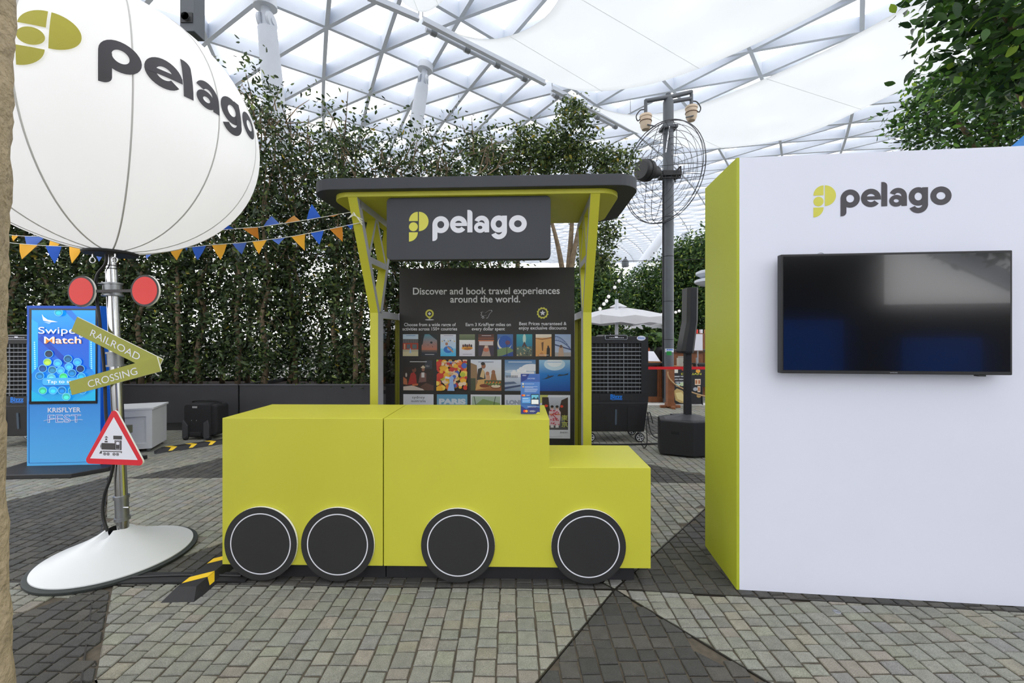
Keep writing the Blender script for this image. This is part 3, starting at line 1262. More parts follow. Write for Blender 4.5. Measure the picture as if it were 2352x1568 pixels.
p = Pic().rect(0, 0, 1, 1, (196, 204, 222), (160, 184, 226))
for k in range(8):
    a, b = k / 8, (k + 1) / 8
    f1 = lambda t: .92 - .62 * t * t
    f2 = lambda t: .74 - .42 * t * t
    p.poly([(a, f1(a)), (b, f1(b)), (b, f1(b) - .03), (a, f1(a) - .03)], (64, 90, 150)).poly([(a, f2(a)), (b, f2(b)), (b, f2(b) - .03), (a, f2(a) - .03)], (64, 90, 150)).poly([(a, f1(a)), (a + .02, f1(a)), (b, f2(b)), (b - .02, f2(b))], (84, 106, 160))
p.poly([(0, .5), (1, .28), (1, .33), (0, .56)], (60, 76, 120)).rect(0, 0, 1, .18, (176, 170, 170)).poly([(.2, 0), (.56, 0), (.5, .4), (.38, .5), (.26, .4)], (196, 164, 144)).ell(.38, .45, .09, .07, (110, 84, 70))
r9.append((p, 'picture of a steel arch bridge'))
for k, (pic, lab) in enumerate(r9):
    x0 = 928.5 + k * 44.35
    photo(x0, x0 + 36.5, 771, 822, pic, lab)
# middle row
m5 = []
p = Pic().rect(0, 0, 1, 1, (60, 40, 36), (34, 34, 34)).poly([(0, 0), (0, .12), (.3, .16), (.6, .06), (.9, 0)], (206, 190, 180)).poly([(.55, .12), (.75, .24), (1, .16), (1, 0), (.7, 0)], (96, 66, 58)).poly([(.15, .18), (.25, .55), (.35, .6), (.42, .5), (.45, .2)], (166, 50, 46)).ell(.36, .66, .07, .08, (120, 74, 56)).ell(.33, .73, .05, .05, (40, 30, 28)).poly([(.3, .2), (.5, .22), (.48, .16), (.3, .14)], (196, 110, 70)).poly([(.5, .25), (.56, .55), (.66, .6), (.76, .55), (.76, .28)], (120, 84, 80)).rect(.6, .42, .7, .58, (210, 206, 206)).ell(.66, .68, .05, .06, (150, 104, 84)).ell(.66, .745, .08, .03, (204, 186, 160)).ell(.66, .765, .045, .04, (204, 186, 160)).ell(.1, .5, .03, .07, (190, 180, 170)).poly([(0, .2), (0, .44), (.12, .36), (.14, .18)], (176, 106, 70)).rect(.72, .7, .96, .98, (52, 54, 66)).text('151', .8, .76, .08, (200, 200, 205), width=.11)
m5.append((cap(p, .92, (235, 235, 235), .22, .78), 'picture of two people seated on woven mats'))
q = seeded(11)
p = Pic().rect(0, 0, 1, 1, (40, 30, 28))
for k in range(120):
    y = q.random()
    r = q.uniform(.05, .12)
    p.ell(q.uniform(0, 1), 1 - y * .95, r, r * .9, q.choice([(236, 176, 50), (206, 60, 44), (230, 200, 170), (226, 120, 40), (180, 190, 60), (70, 100, 190), (190, 50, 50), (240, 206, 90)]), 10)
p.poly([(.36, 0), (.6, 0), (.55, .3), (.58, .42), (.5, .5), (.42, .42), (.44, .25)], (150, 180, 226)).poly([(.28, .4), (.42, .38), (.44, .44), (.3, .47)], (214, 222, 236)).ell(.47, .55, .09, .04, (206, 170, 130))
m5.append((cap(p, .92, (240, 235, 230), .24, .75), 'picture of a figure in pale blue among colourful lanterns'))
p = Pic().rect(0, 0, 1, .2, (150, 96, 60), (176, 120, 76)).rect(0, .2, 1, 1, (206, 196, 184), (212, 218, 234)).poly([(0, .2), (0, .9), (.2, .82), (.24, .2)], (146, 116, 84)).rect(0, 0, .16, .4, (72, 78, 56)).poly([(.2, .35), (.24, .7), (.36, .75), (.46, .6), (.5, .3)], (58, 52, 48)).poly([(.3, .45), (.38, .72), (.46, .6), (.44, .4)], (206, 176, 130)).ell(.42, .8, .07, .09, (150, 96, 70)).ell(.4, .87, .07, .05, (44, 34, 32)).poly([(.15, .02), (.25, .35), (.5, .38), (.56, .1)], (206, 160, 96)).poly([(.64, .3), (.68, .55), (.8, .56), (.86, .32)], (146, 100, 60)).ell(.74, .6, .06, .07, (150, 100, 72)).ell(.55, .55, .06, .07, (176, 120, 90)).poly([(.5, .34), (.5, .5), (.62, .5), (.64, .34)], (196, 150, 120)).rect(.45, .16, 1, .34, (84, 92, 60)).ell(.45, .16, .16, .06, (120, 60, 36)).ell(.82, .13, .18, .07, (130, 80, 50)).ell(.82, .15, .15, .05, (214, 196, 170))
for k in range(14):
    p.ell(.5 + .035 * k, .24 + .04 * math.sin(k * 2.1), .03, .03, [(150, 150, 70), (200, 110, 50), (90, 110, 60)][k % 3], 8)
m5.append((cap(p, .92, (120, 130, 160), .25, .75), 'picture of people cooking at a table outdoors'))
p = Pic().rect(0, .4, 1, 1, (168, 190, 214), (76, 124, 176)).ell(.85, .75, .3, .12, (226, 228, 234)).ell(.3, .62, .3, .06, (190, 206, 224)).rect(0, 0, 1, .45, (120, 140, 170), (196, 204, 220)).rect(.2, .45, .95, .62, (226, 226, 232)).rect(.4, .6, .7, .7, (236, 236, 240)).ell(.55, .7, .1, .07, (230, 230, 236)).ell(.3, .62, .06, .05, (230, 230, 236))
for k in range(8):
    p.rect(.04 + .05 * k, .42, .06 + .05 * k, .5, (70, 72, 84))
p.poly([(0, .05), (.9, .22), (.9, .26), (0, .12)], (60, 76, 110)).poly([(0, .2), (.4, .24), (.3, .3), (0, .28)], (84, 100, 130))
m5.append((cap(p, .92, (235, 238, 244), .12, .88), 'picture of a white domed mosque under clouds'))
p = Pic().rect(0, 0, 1, .55, (8, 72, 156), (20, 120, 200)).rect(0, .55, 1, 1, (20, 120, 200), (150, 196, 226)).ell(.5, .86, .34, .2, (196, 220, 236), 28).ell(.5, .93, .24, .16, (228, 236, 242), 24)
p.poly([(.05, .37), (.2, .41), (.3, .48), (.42, .5), (.5, .5), (.43, .46), (.36, .43), (.25, .39)], (40, 62, 84)).poly([(.28, .48), (.27, .53), (.33, .5)], (40, 62, 84)).poly([(.58, .48), (.64, .54), (.78, .53), (.95, .58), (.92, .52), (.8, .5), (.68, .48)], (40, 62, 84))
m5.append((cap(p, .92, (120, 160, 210), .25, .72), 'picture of two dolphins under blue water'))
for k, (pic, lab) in enumerate(m5):
    x0 = 929.5 + k * 79.3
    photo(x0, x0 + 71.5, 830, 902, pic, lab)
# bottom row of city posters
c5 = []
p = Pic().rect(0, 0, 1, 1, (214, 216, 228)).text('sydney', .5, .9, .085, (70, 70, 76), width=.42).text('australia', .5, .815, .085, (70, 70, 76), width=.48).rect(.12, .1, .88, .72, (120, 170, 200), (170, 200, 226)).poly([(.2, .3), (.35, .6), (.5, .3)], (240, 240, 240)).poly([(.4, .3), (.58, .66), (.75, .3)], (232, 232, 236))
c5.append((p, 'white city poster reading sydney australia'))
p = Pic().rect(0, 0, 1, 1, (196, 190, 170), (92, 158, 200)).text('PARIS', .5, .78, .16, (206, 214, 226), width=.88, bold=.01).poly([(.42, .05), (.47, .4), (.5, .74), (.53, .4), (.58, .05)], (90, 80, 76))
c5.append((p, 'blue city poster reading PARIS'))
p = Pic().rect(0, 0, 1, 1, (214, 216, 226)).rect(.04, .05, .96, .96, (120, 150, 96), (170, 186, 170)).poly([(.04, .7), (.4, .9), (.96, .8), (.96, .5), (.04, .5)], (128, 154, 96)).poly([(.1, .96), (.12, .96), (.22, .6), (.2, .6)], (50, 60, 50)).poly([(.8, .96), (.82, .96), (.72, .6), (.7, .6)], (50, 60, 50))
c5.append((p, 'green landscape poster with a white border'))
p = Pic().rect(0, 0, 1, 1, (206, 210, 224)).text('LONDON', .5, .78, .13, (150, 158, 178), width=.9, bold=.008).rect(.1, .1, .9, .7, (150, 160, 180), (190, 196, 210)).rect(.55, .1, .68, .66, (120, 104, 84))
c5.append((p, 'pale city poster reading LONDON'))
p = Pic().rect(0, 0, 1, 1, (222, 224, 232)).poly([(0, .8), (0, 1), (.3, 1), (.2, .84)], (198, 200, 110)).rect(.1, .2, .93, .95, (70, 66, 64), (196, 200, 212)).poly([(.1, .2), (.93, .2), (.62, .48), (.5, .48)], (96, 94, 96)).poly([(.1, .3), (.1, .95), (.3, .95), (.36, .6)], (62, 50, 48)).poly([(.93, .3), (.93, .95), (.72, .88), (.62, .6)], (66, 52, 46))
p.ell(.23, .75, .06, .03, (226, 70, 44)).ell(.73, .74, .05, .03, (226, 70, 44))
for cx in (.42, .58):
    p.poly([(cx - .1, .3), (cx - .1, .62), (cx - .03, .68), (cx + .05, .68), (cx + .12, .6), (cx + .08, .3)], (226, 196, 204)).ell(cx, .71, .04, .035, (206, 160, 136)).ell(cx, .735, .05, .03, (46, 36, 36)).rect(cx - .09, .54, cx + .09, .57, (214, 130, 90)).rect(cx - .05, .25, cx + .05, .31, (230, 226, 226))
q = seeded(5)
for k in range(34):
    cx = q.choice((.42, .58)) + q.uniform(-.08, .08)
    p.ell(cx, q.uniform(.32, .66), .022, .014, q.choice([(196, 50, 70), (214, 90, 110), (190, 40, 60)]), 8)
p.text('東', .82, .43, .14, (196, 200, 100), width=.2, bold=.002).text('京', .82, .28, .14, (196, 200, 100), width=.2, bold=.002).text('Tokyo', .22, .14, .045, (60, 58, 60), width=.2).text('Japan', .8, .14, .045, (60, 58, 60), width=.24).rect(.1, .05, .75, .056, (190, 192, 200))
c5.append((p, 'city poster of two people in patterned robes on a lantern street'))
for k, (pic, lab) in enumerate(c5):
    x0 = 929.5 + k * 79.3
    photo(x0, x0 + 71.5, 911, 1011, pic, lab)

# ================================================================== booth wall with television
WO, WA = (1.280, 2.334, 0), rot(-5.85)
bw = thing('booth_wall', 'white booth wall with a lime green end face', 'booth', WO, WA)
MB().box(0.003, 2.6, 0, .49, 0, 2.437).build('wall_block', WALLW, bw, bevel=.001)
MB().box(-.012, .003, 0, .49, 0, 2.437).build('end_face', mat('lime_end_panel', rgb(176, 183, 48), .5, var=.02, vscale=3), bw)
logo(lambda u, w, d: (.740 + u, -.001 - d, 2.137 + w), LOGOD, LOGOY, bw, .000884, .000884)
tv = thing('television', 'large black flat television switched off on the white booth wall', 'television', WO, WA)
tx0, tx1, tz0, tz1 = .183, 1.303, 1.230, 1.872
MB().box(tx0, tx1, -.08, -.042, tz0, tz1).build('casing', PLASTK, tv, bevel=.004)
MB().box(tx0 + .3, tx1 - .3, -.042, -.001, tz0 + .15, tz1 - .15).build('wall_bracket', STEELD, tv)
MB().box(tx0 + .012, tx1 - .012, -.0815, -.08, tz0 + .018, tz1 - .012).build('screen', mat('black_screen', rgb(6, 7, 10), .12, spec=1.0, coat=.6), tv)
mb = MB()
mb.box(1.15, 1.185, -.075, -.05, tz0 - .008, tz0)
mb.build('sensor', PLASTK, tv)
lettering('SAMSUNG', .008, lambda u, w: (.743 + u, -.0803, tz0 + .006 + w), SILVER, tv)
mb = MB()
mb.tube([(.43 + .022 * math.cos(a), -.003, tz1 - .002 + .022 * math.sin(a)) for a in [PI * k / 10 for k in range(11)]], .0015, 6)
mb.build('cable_loop', SILVER, tv)
# blue gable board behind the booth
bg_ = thing('gable_board', 'bright blue gable-topped board behind the right end of the booth wall', 'board', (P(2400, 500, 3.4).x, 3.4, 0), rot(-4))
mb = MB()
mb.prism([(-.8, 0), (.8, 0), (.8, 2.5), (.16, 3.35), (-.52, 2.72), (-.8, 2.4)], XZ, 0, .06)
mb.build('board', mat('blue_board', rgb(52, 130, 205), .5, var=.1, vscale=2), bg_)
MB().box(-.7, .7, .06, .5, 0, .05).build('base', BLACK, bg_)
# ================================================================== balloon lamp on its stand
BC, BA, BB = Vector((-2.6, 2.68, 2.765)), .825, .79
PB = Vector((-2.55, 2.68, 0))
bl = thing('balloon_lamp', 'big white inflated balloon lamp on a chrome pole with a white cone base', 'lamp', PB)
BALM = mat('balloon_fabric', rgb(236, 236, 236), .45, var=.012, vscale=1.5, bump=.015, bscale=5, trans=.5)


def ball_pt(lon, z, lift=0.0):
    """point on the balloon; longitude from the side facing -Y, turning to +X; gores bulge between seams"""
    c = math.sqrt(max(0.0, 1 - (z / BB) ** 2))
    g = 1 - .012 * abs(math.cos(math.radians((lon - 20) * 6))) ** 6 * c
    r = BA * c * g + lift * c
    zz = z + lift * z / BB
    return BC - PB + Vector((r * math.sin(math.radians(lon)), -r * math.cos(math.radians(lon)), zz))


mb = MB()
NL, NR = 120, 40
vs, fs = [], []
for j in range(NR + 1):
    z = -BB * math.cos(PI * (j + .7) / (NR + 1.4))
    for k in range(NL):
        vs.append(ball_pt(360 * k / NL, z))
for j in range(NR):
    for k in range(NL):
        k2 = (k + 1) % NL
        fs.append((j * NL + k, j * NL + k2, (j + 1) * NL + k2, (j + 1) * NL + k))
mb.add(vs, fs)
bal = mb.build('balloon', BALM, bl, True)
SEAMM = mat('balloon_seam', rgb(196, 196, 194), .7)
for k in range(12):
    mb = MB()
    mb.tube([ball_pt(20 + 30 * k, -BB * math.cos(PI * (j + 1) / 42), .0005) for j in range(41)], .0042, 5)
    mb.build('seam', SEAMM, bal)
# printed name: emblem and word wrapped round the balloon
for polys, m, nm in ((logo_word(), mat('balloon_print_dark', rgb(62, 61, 66), .6), 'wordmark'), (logo_mark(), LOGOO, 'emblem')):
    mb = MB()
    for q, tri, lay in densify(polys, 45):
        out = []
        for x, y in q:
            lon = (41 + (x - 908) / 627 * 64) if nm == 'wordmark' else (21.5 + (x - 750) / 132 * 15.5)
            zz = .012 + y * .00146 if nm == 'wordmark' else (-.075 + (y + 55) * .00146)
            out.append(ball_pt(lon, zz, .007 + .0008 * lay))
        mb.add(out, tri)
    mb.build(nm, m, bal)
# the lamp inside the balloon
lamp_d = bpy.data.lights.new('balloon_bulb', 'POINT')
lamp_d.energy = 15
lamp_d.shadow_soft_size = .25
lamp = link('balloon_bulb', lamp_d, bl)
lamp.location = BC - PB + Vector((0, 0, -.05))
# collar, rings, pole
mb = MB()
zc = BC.z - BB
ox = BC.x - PB.x
mb.lathe([(.001, .0), (.13, .0), (.138, .008), (.138, .018), (.12, .024), (.001, .024)], 40, (ox, 0, zc - .02))
mb.build('collar_plate', RUBBER, bl, True)
for dx in (-.055, .085):
    mb = MB()
    mb.tube([(ox + dx + .018 * math.cos(t), -.06, zc - .062 + .018 * math.sin(t)) for t in [2 * PI * k / 16 for k in range(17)]], .004, 6)
    mb.cyl((ox + dx, -.06, zc - .044), (ox + dx, -.06, zc - .015), .005, n=8)
    mb.build('eye_bolt', STEEL, bl, True)
top = Vector((ox, 0, zc - .015))
foot = Vector((.03, 0, .15))


def pole_at(z):
    k = (z - foot.z) / (top.z - foot.z)
    return foot.lerp(top, k)


mb = MB()
mb.tube([pole_at(0.02), pole_at(1.86)], [.032, .030], 28)
mb.tube([pole_at(1.70), pole_at(1.975)], [.026, .026], 24)
mb.build('pole', STEEL, bl, True)
for z0, z1, r in ((1.69, 1.775, .05), (1.235, 1.33, .044), (.24, .40, .038)):
    mb = MB()
    a, b = pole_at(z0), pole_at(z1)
    e = (b - a) / 8
    mb.tube([a, a + e * .01, a + e, a + e * 1.01, b - e * 1.01, b - e, b - e * .01, b], [r * .8, r * 1.08, r * 1.08, r * .93, r * .93, r * 1.08, r * 1.08, r * .8], 28)
    mb.build('clamp_collar', STEELD, bl, True)
for z in (1.885, 1.865, 1.84):
    mb = MB()
    a = pole_at(z)
    mb.cyl(a, a + Vector((0, 0, .005)), .0275, n=20)
    mb.build('pole_band', RUBBER, bl)
mb = MB()
a = pole_at(1.765)
mb.cyl(a + Vector((-.05, -.02, 0)), a + Vector((-.1, -.03, 0)), .008, n=10)
mb.build('clamp_bolt', STEEL, bl, True)
# clamp knob beside the warning triangle
a = pole_at(.86)
mb = MB()
mb.cyl(a + Vector((.02, -.04, 0)), a + Vector((.06, -.05, 0)), .012, n=12)
mb.cyl(a + Vector((.055, -.05, -.02)), a + Vector((.09, -.055, -.02)), .014, .017, 12)
mb.box(a.x + .085, a.x + .125, a.y - .075, a.y - .035, a.z - .045, a.z + .005)
mb.build('clamp_knob', STEELD, bl, True)
mb = MB()
mb.cyl(pole_at(.33) + Vector((.03, -.02, 0)), pole_at(.335) + Vector((.075, -.03, 0)), .005, n=8)
mb.build('locking_pin', STEEL, bl, True)
# supply cable down the pole
mb = MB()
pts = [top + Vector((.02, -.05, -.01)), top + Vector((.015, -.05, -.07)), pole_at(1.80) + Vector((-.065, -.03, .02)), pole_at(1.72) + Vector((-.075, -.03, 0)),
       pole_at(1.5) + Vector((-.06, -.03, 0)), pole_at(1.2) + Vector((-.045, -.03, 0)), pole_at(.9) + Vector((-.03, -.045, 0)), pole_at(.72) + Vector((.012, -.045, 0)),
       pole_at(.55) + Vector((-.01, -.05, 0)), pole_at(.42) + Vector((-.06, -.05, 0)), pole_at(.3) + Vector((-.065, -.06, 0)), pole_at(.2) + Vector((-.03, -.07, 0))]


def smooth(pts, n=6):
    pts = [Vector(p) for p in pts]
    out = []
    for i in range(len(pts) - 1):
        p0, p1, p2, p3 = pts[max(i - 1, 0)], pts[i], pts[i + 1], pts[min(i + 2, len(pts) - 1)]
        for k in range(n):
            f = k / n
            out.append(0.5 * ((2 * p1) + (p2 - p0) * f + (2 * p0 - 5 * p1 + 4 * p2 - p3) * f * f + (3 * p1 - p0 - 3 * p2 + p3) * f ** 3))
    out.append(pts[-1])
    return out


mb.tube(smooth(pts), .0085, 8)
mb.build('supply_cable', CABLE, bl, True)
# base: dark plate and white cone cover with a slot
mb = MB()
mb.lathe([(.001, 0), (.405, 0), (.41, .006), (.41, .018), (.40, .022), (.001, .022)], 72)
mb.build('base_plate', mat('dark_green_rubber', rgb(46, 52, 50), .7), bl, True)
mb = MB()
vs, fs = [], []
N = 96
prof = [(.385, .024), (.384, .03), (.29, .068), (.19, .112), (.11, .155), (.07, .185), (.05, .194)]
for r, z in prof:
    for k in range(N):
        t = 2 * PI * k / N
        rr, zz = r, z
        d = abs((math.degrees(t) - 258 + 180) % 360 - 180)
        if r < .1 and d < 24:
            zz -= .035 * (1 - d / 24) ** .5
        vs.append((rr * math.cos(t) - .0, rr * math.sin(t), zz))
for i in range(len(prof) - 1):
    for k in range(N):
        k2 = (k + 1) % N
        fs.append((i * N + k, i * N + k2, (i + 1) * N + k2, (i + 1) * N + k))
mb.add(vs, fs)
mb.build('cone_cover', mat('white_plastic_cover', rgb(204, 207, 208), .4), bl, True)

# ------------------------------------------------------------------ signs fixed to the pole
SA = rot(-6)
SY = 2.60


def sign_xy(px, py, px0, py0):
    return (px - px0) / FPX * SY / .9, -(py - py0) / FPX * SY


c = P(263, 668, SY)
sl = thing('crossing_lights', 'pair of red crossing light discs on a bar across the chrome pole', 'sign', c, SA)
FOAMK = mat('printed_dark', rgb(66, 62, 62), .6)
REDM = mat('printed_red', rgb(231, 62, 58), .55)
mb = MB()
mb.box(-.15, .15, -.006, .006, -.009, .009)
mb.build('bar', FOAMK, sl)
for px in (190, 336.5):
    u, w = sign_xy(px, 668.5, 263, 668)
    mb = MB()
    mb.prism(circ(u, w, .098, 64), XZ, -.012, .0)
    d = mb.build('light_disc', FOAMK, sl)
    d.data.materials.append(EDGEW)
    for p in d.data.polygons:
        if len(p.vertices) == 4:
            p.material_index = 1
    mb = MB()
    mb.add([(a, -.0128, b) for a, b in circ(u, w, .086, 64)], [tuple(range(64))])
    mb.build('red_lens', REDM, d)

OLIVE = mat('printed_olive', rgb(154, 156, 62), .6, var=.02)
rc = thing('railroad_sign', 'olive arrow-shaped board reading RAILROAD CROSSING on the chrome pole', 'sign', P(268, 820, SY), SA)


def plank(name, quad, dep, txt, cx, cy, ang, size, width):
    q = [sign_xy(x, y, 268, 820) for x, y in quad]
    mb = MB()
    mb.prism(ccw(q), XZ, dep, dep + .008)
    o = mb.build(name, OLIVE, rc)
    o.data.materials.append(EDGEW)
    for p in o.data.polygons:
        nrm = p.normal
        if abs(nrm.y) < .5:
            p.material_index = 1
    u, w = sign_xy(cx, cy, 268, 820)
    ca, sa = math.cos(ang), math.sin(ang)
    lettering(txt, size, lambda a, b: (u + a * ca - (b - size * .36) * sa, dep - .0008, w + a * sa + (b - size * .36) * ca), WHITEP, o, width=width, bold=-.0002)


plank('upper_plank', [(177, 727), (374, 824), (365, 842), (330, 842), (163, 760)], -.004, 'RAILROAD', 266, 791, rot(-24.5), .064, .375)
plank('lower_plank', [(161, 877), (364, 819), (373, 851), (168, 908)], -.012, 'CROSSING', 263, 866, rot(14.5), .064, .355)

wt = thing('warning_triangle', 'red bordered triangular warning sign with a steam engine, fixed to the chrome pole', 'sign', P(264.5, 1010, SY), SA)


def tri_round(pts, r, n=6):
    out = []
    m = len(pts)
    for i in range(m):
        a, b, c2 = Vector(pts[i - 1]), Vector(pts[i]), Vector(pts[(i + 1) % m])
        d1, d2 = (a - b).normalized(), (c2 - b).normalized()
        h = d1.angle(d2) / 2
        t = r / math.tan(h)
        cc = b + (d1 + d2).normalized() * (r / math.sin(h))
        s, e = b + d1 * t, b + d2 * t
        a0 = math.atan2(s.y - cc.y, s.x - cc.x)
        a1 = math.atan2(e.y - cc.y, e.x - cc.x)
        da = (a1 - a0 + PI) % (2 * PI) - PI
        out += [(cc.x + r * math.cos(a0 + da * k / n), cc.y + r * math.sin(a0 + da * k / n)) for k in range(n + 1)]
    return out


tp = [sign_xy(x, y, 264.5, 1010) for x, y in ((193, 1066), (336, 1066), (264.5, 934))]
mb = MB()
mb.prism(tri_round(tp, .024), XZ, -.006, .004)
o = mb.build('plate', mat('sign_red', rgb(214, 28, 44), .5), wt)
o.data.materials.append(EDGEW)
for p in o.data.polygons:
    if abs(p.normal.y) < .5:
        p.material_index = 1
ti = [sign_xy(x, y, 264.5, 1010) for x, y in ((209, 1053.5), (319, 1053.5), (264, 957))]
mb = MB()
mb.add([(a, -.0068, b) for a, b in ti], [(0, 1, 2)])
mb.build('white_field', WHITEP, wt)
mb = MB()


def tpoly(pts, m_=mb, d=-.0074):
    m_.add([(*sign_xy(x, y, 264.5, 1010),) for x, y in []], [])
    q = [sign_xy(x, y, 264.5, 1010) for x, y in pts]
    m_.add([(a, d, b) for a, b in q], [tuple(range(len(q)))])


for q in ([(236, 1017), (268, 1017), (268, 1032), (236, 1032)], [(266, 1010), (282, 1010), (282, 1032), (266, 1032)], [(263, 999.5), (283, 999.5), (283, 1008), (263, 1008)],
          [(243, 1012), (250, 1012), (250, 1015.5), (243, 1015.5)], [(244.5, 1006.5), (249, 1006.5), (249, 1010), (244.5, 1010)], [(242.5, 1004.5), (251.5, 1004.5), (247, 1001)],
          [(234.5, 1019), (235.3, 1018), (235.3, 1031), (234.5, 1030), (233, 1025)], [(238, 1035), (283, 1035), (283, 1037), (281.5, 1040), (280.5, 1037), (238, 1037)],
          [(230, 1041.5), (236.5, 1041.5), (236.5, 1035), (234.5, 1035)]):
    tpoly(q)
for cx in (243, 251, 264.5, 272.5):
    tpoly(circ(cx, 1042, 3.6, 16))
mb.build('engine_symbol', FOAMK, wt)
mb = MB()
tpoly(rrect(270, 277, 1013.5, 1020, 1.6), mb, -.008)
mb.build('cab_window', WHITEP, wt)
for cx in (243, 251, 264.5, 272.5):
    mb = MB()
    for q in arc_strip(cx, 1042, 2.4, 2.4, .7, 0, 360, 14):
        tpoly(q, mb, -.008)
    mb.build('engine_wheel_ring', WHITEP, wt)
mb = MB()
for a, b in (((268.3, 1011.5), (278.8, 1011.5)), ((278.8, 1011.5), (278.8, 1030)), ((278.8, 1030), (268.3, 1030)), ((268.3, 1030), (268.3, 1011.5))):
    d = Vector((b[0] - a[0], b[1] - a[1])).normalized()
    n2 = Vector((-d.y, d.x)) * .25
    tpoly([(a[0] + n2.x, a[1] + n2.y), (b[0] + n2.x, b[1] + n2.y), (b[0] - n2.x, b[1] - n2.y), (a[0] - n2.x, a[1] - n2.y)], mb, -.008)
mb.build('cab_door_line', WHITEP, wt)

# ================================================================== blue display kiosk
dk = thing('display_kiosk', 'tall bright blue digital display standee on a black base plate', 'display', (P(62, 900, 4.42).x, 4.42, 0), rot(4))
dw, dz0, dz1 = .735, .045, 1.757
pc = Pic().rect(0, 0, 1, .55, (84, 178, 240), (16, 118, 216)).rect(0, .55, 1, 1, (16, 118, 216), (14, 84, 200))
BLUEP = mat('printed_blue', rgb(20, 96, 206), .4, var=.03)
MB().box(0, dw, 0, .16, dz0, dz1).build('cabinet', BLUEP, dk, bevel=.004)
pc.build('front_print', lambda u, w, d: (u, -d, dz0 + w), dw, dz1 - dz0, PRINT, dk)
MB().box(dw, dw + .03, .03, .16, dz0, .85).build('side_cover', BLUEP, dk)
mb = MB()
mb.prism([(-.12, -.30), (.72, -.30), (.9, -.1), (.95, .35), (-.2, .35)], XY, 0, .044)
mb.build('base_plate', PLASTK, dk, bevel=.006)
MB().box(.03, dw - .03, -.008, 0, .705, 1.727).build('bezel', mat('bezel_black', rgb(14, 16, 22), .2), dk)
sx0, sx1, sz0, sz1 = .055, dw - .042, .735, 1.71
p = Pic().rect(0, 0, 1, .35, (36, 158, 214), (22, 124, 214)).rect(0, .35, 1, .75, (18, 100, 206), (10, 82, 200)).rect(0, .75, 1, 1, (14, 130, 224), (24, 158, 236))
p.poly([(.1, .68), (.8, .22), (.86, .26), (.16, .72)], (10, 64, 176)).poly([(.5, 1), (.9, .72), (.9, .78), (.62, 1)], (22, 116, 214)).poly([(0, .3), (.1, .38), (.1, .86), (0, .9)], (30, 166, 226)).poly([(1, .3), (.9, .38), (.9, .86), (1, .9)], (30, 150, 224))
p.poly([(0, .12), (.3, 0), (.7, 0), (1, .12), (1, 0), (0, 0)], (30, 168, 214))
for k in range(14):
    p.ell(.055, .36 + .022 * k, .014, .008, (150, 226, 250), 8).ell(.94, .36 + .022 * k, .014, .008, (150, 226, 250), 8)
p.poly([(.17, .955), (.2, .925), (.26, .895), (.42, .87), (.3, .868), (.19, .885)], (236, 242, 250)).poly([(.2, .87), (.32, .862), (.28, .85)], (170, 206, 240))
p.text('Swipe', .41, .735, .105, (14, 60, 160), width=.59, bold=.001).text('Swipe', .405, .742, .105, (240, 248, 255), width=.58)
p.text('&', .80, .70, .08, (240, 248, 255), width=.1).text('Match', .50, .632, .105, (226, 150, 60), width=.575, bold=.001).text('Match', .49, .638, .105, (240, 248, 255), width=.57)
q = seeded(8)
for x, y, c in ((.28, .52, (30, 46, 70)), (.58, .465, (24, 84, 130)), (.26, .43, (150, 196, 70)), (.42, .42, (60, 160, 236)), (.73, .43, (50, 150, 236)), (.19, .36, (16, 66, 130)), (.34, .345, (40, 110, 150)), (.6, .38, (60, 160, 236)), (.78, .355, (14, 40, 90)), (.47, .34, (60, 160, 230)), (.65, .31, (20, 110, 170)), (.15, .28, (20, 110, 170)), (.33, .26, (90, 180, 200)), (.52, .27, (60, 200, 120)), (.8, .27, (30, 150, 210)), (.2, .12, (60, 180, 140)), (.36, .12, (50, 170, 226)), (.5, .12, (20, 110, 180)), (.66, .115, (20, 130, 170)), (.82, .12, (20, 120, 190)), (.57, .05, (60, 180, 170)), (.45, .975, (20, 160, 190))):
    p.ell(x, y, .068, .042, (110, 200, 244)).ell(x, y, .06, .037, c).ell(x, y - .008, .04, .02, tuple(min(255, int(v * 1.25)) for v in c))
p.poly(rrect(.2, .82, .168, .25, .035), (20, 90, 180)).poly(rrect(.2, .82, .178, .258, .035), (70, 170, 236)).text('Tap to start', .52, .2, .052, (244, 250, 255), width=.5)
p.build('screen', lambda u, w, d: (sx0 + u, -.0085 - d, sz0 + w), sx1 - sx0, sz1 - sz0, SCREEN, dk, .0002)
lettering('KRISFLYER', .07, lambda u, w: (.37 + u, -.002, .615 + w), WHITEP, dk, .001, width=.33)
v, f = text_geo('FEST', .12)
fw = lettering('FEST', .12, lambda u, w: (.37 + u, -.0022, .505 + w), mat('fest_white', rgb(214, 232, 250), .4), dk, .002, width=.335)
lettering('FEST', .12, lambda u, w: (.37 + u, -.0026, .505 + w), BLUEP, dk, -.0025, width=.327)
mb = MB()
mb.tube([(.17, -.003, .525), (.21, -.003, .535), (.3, -.003, .545), (.45, -.003, .525), (.53, -.003, .535), (.56, -.003, .53)], .002, 5)
mb.build('flourish', WHITEP, dk)
mb = MB()
for a, b in (((.02, .03), (.02, .69)), ((.02, .03), (.715, .03)), ((.02, .69), (.715, .69))):
    mb.cyl((a[0], -.001, dz0 + a[1] - .0), (b[0], -.001, dz0 + b[1]), .002, n=6)
mb.build('panel_joint', mat('joint_blue', rgb(12, 66, 150), .5), dk)

# ================================================================== bunting
YEL = mat('pennant_yellow', rgb(255, 200, 60), .7, trans=.3)
ORA = mat('pennant_orange', rgb(228, 152, 40), .7, trans=.3)
BLU = mat('pennant_blue', rgb(44, 110, 222), .7, trans=.3)
BLL = mat('pennant_pale_blue', rgb(104, 144, 232), .7, trans=.3)


def bz(zx, zy):
    return 20 + zx / 2.8, 440 + zy / 2.8


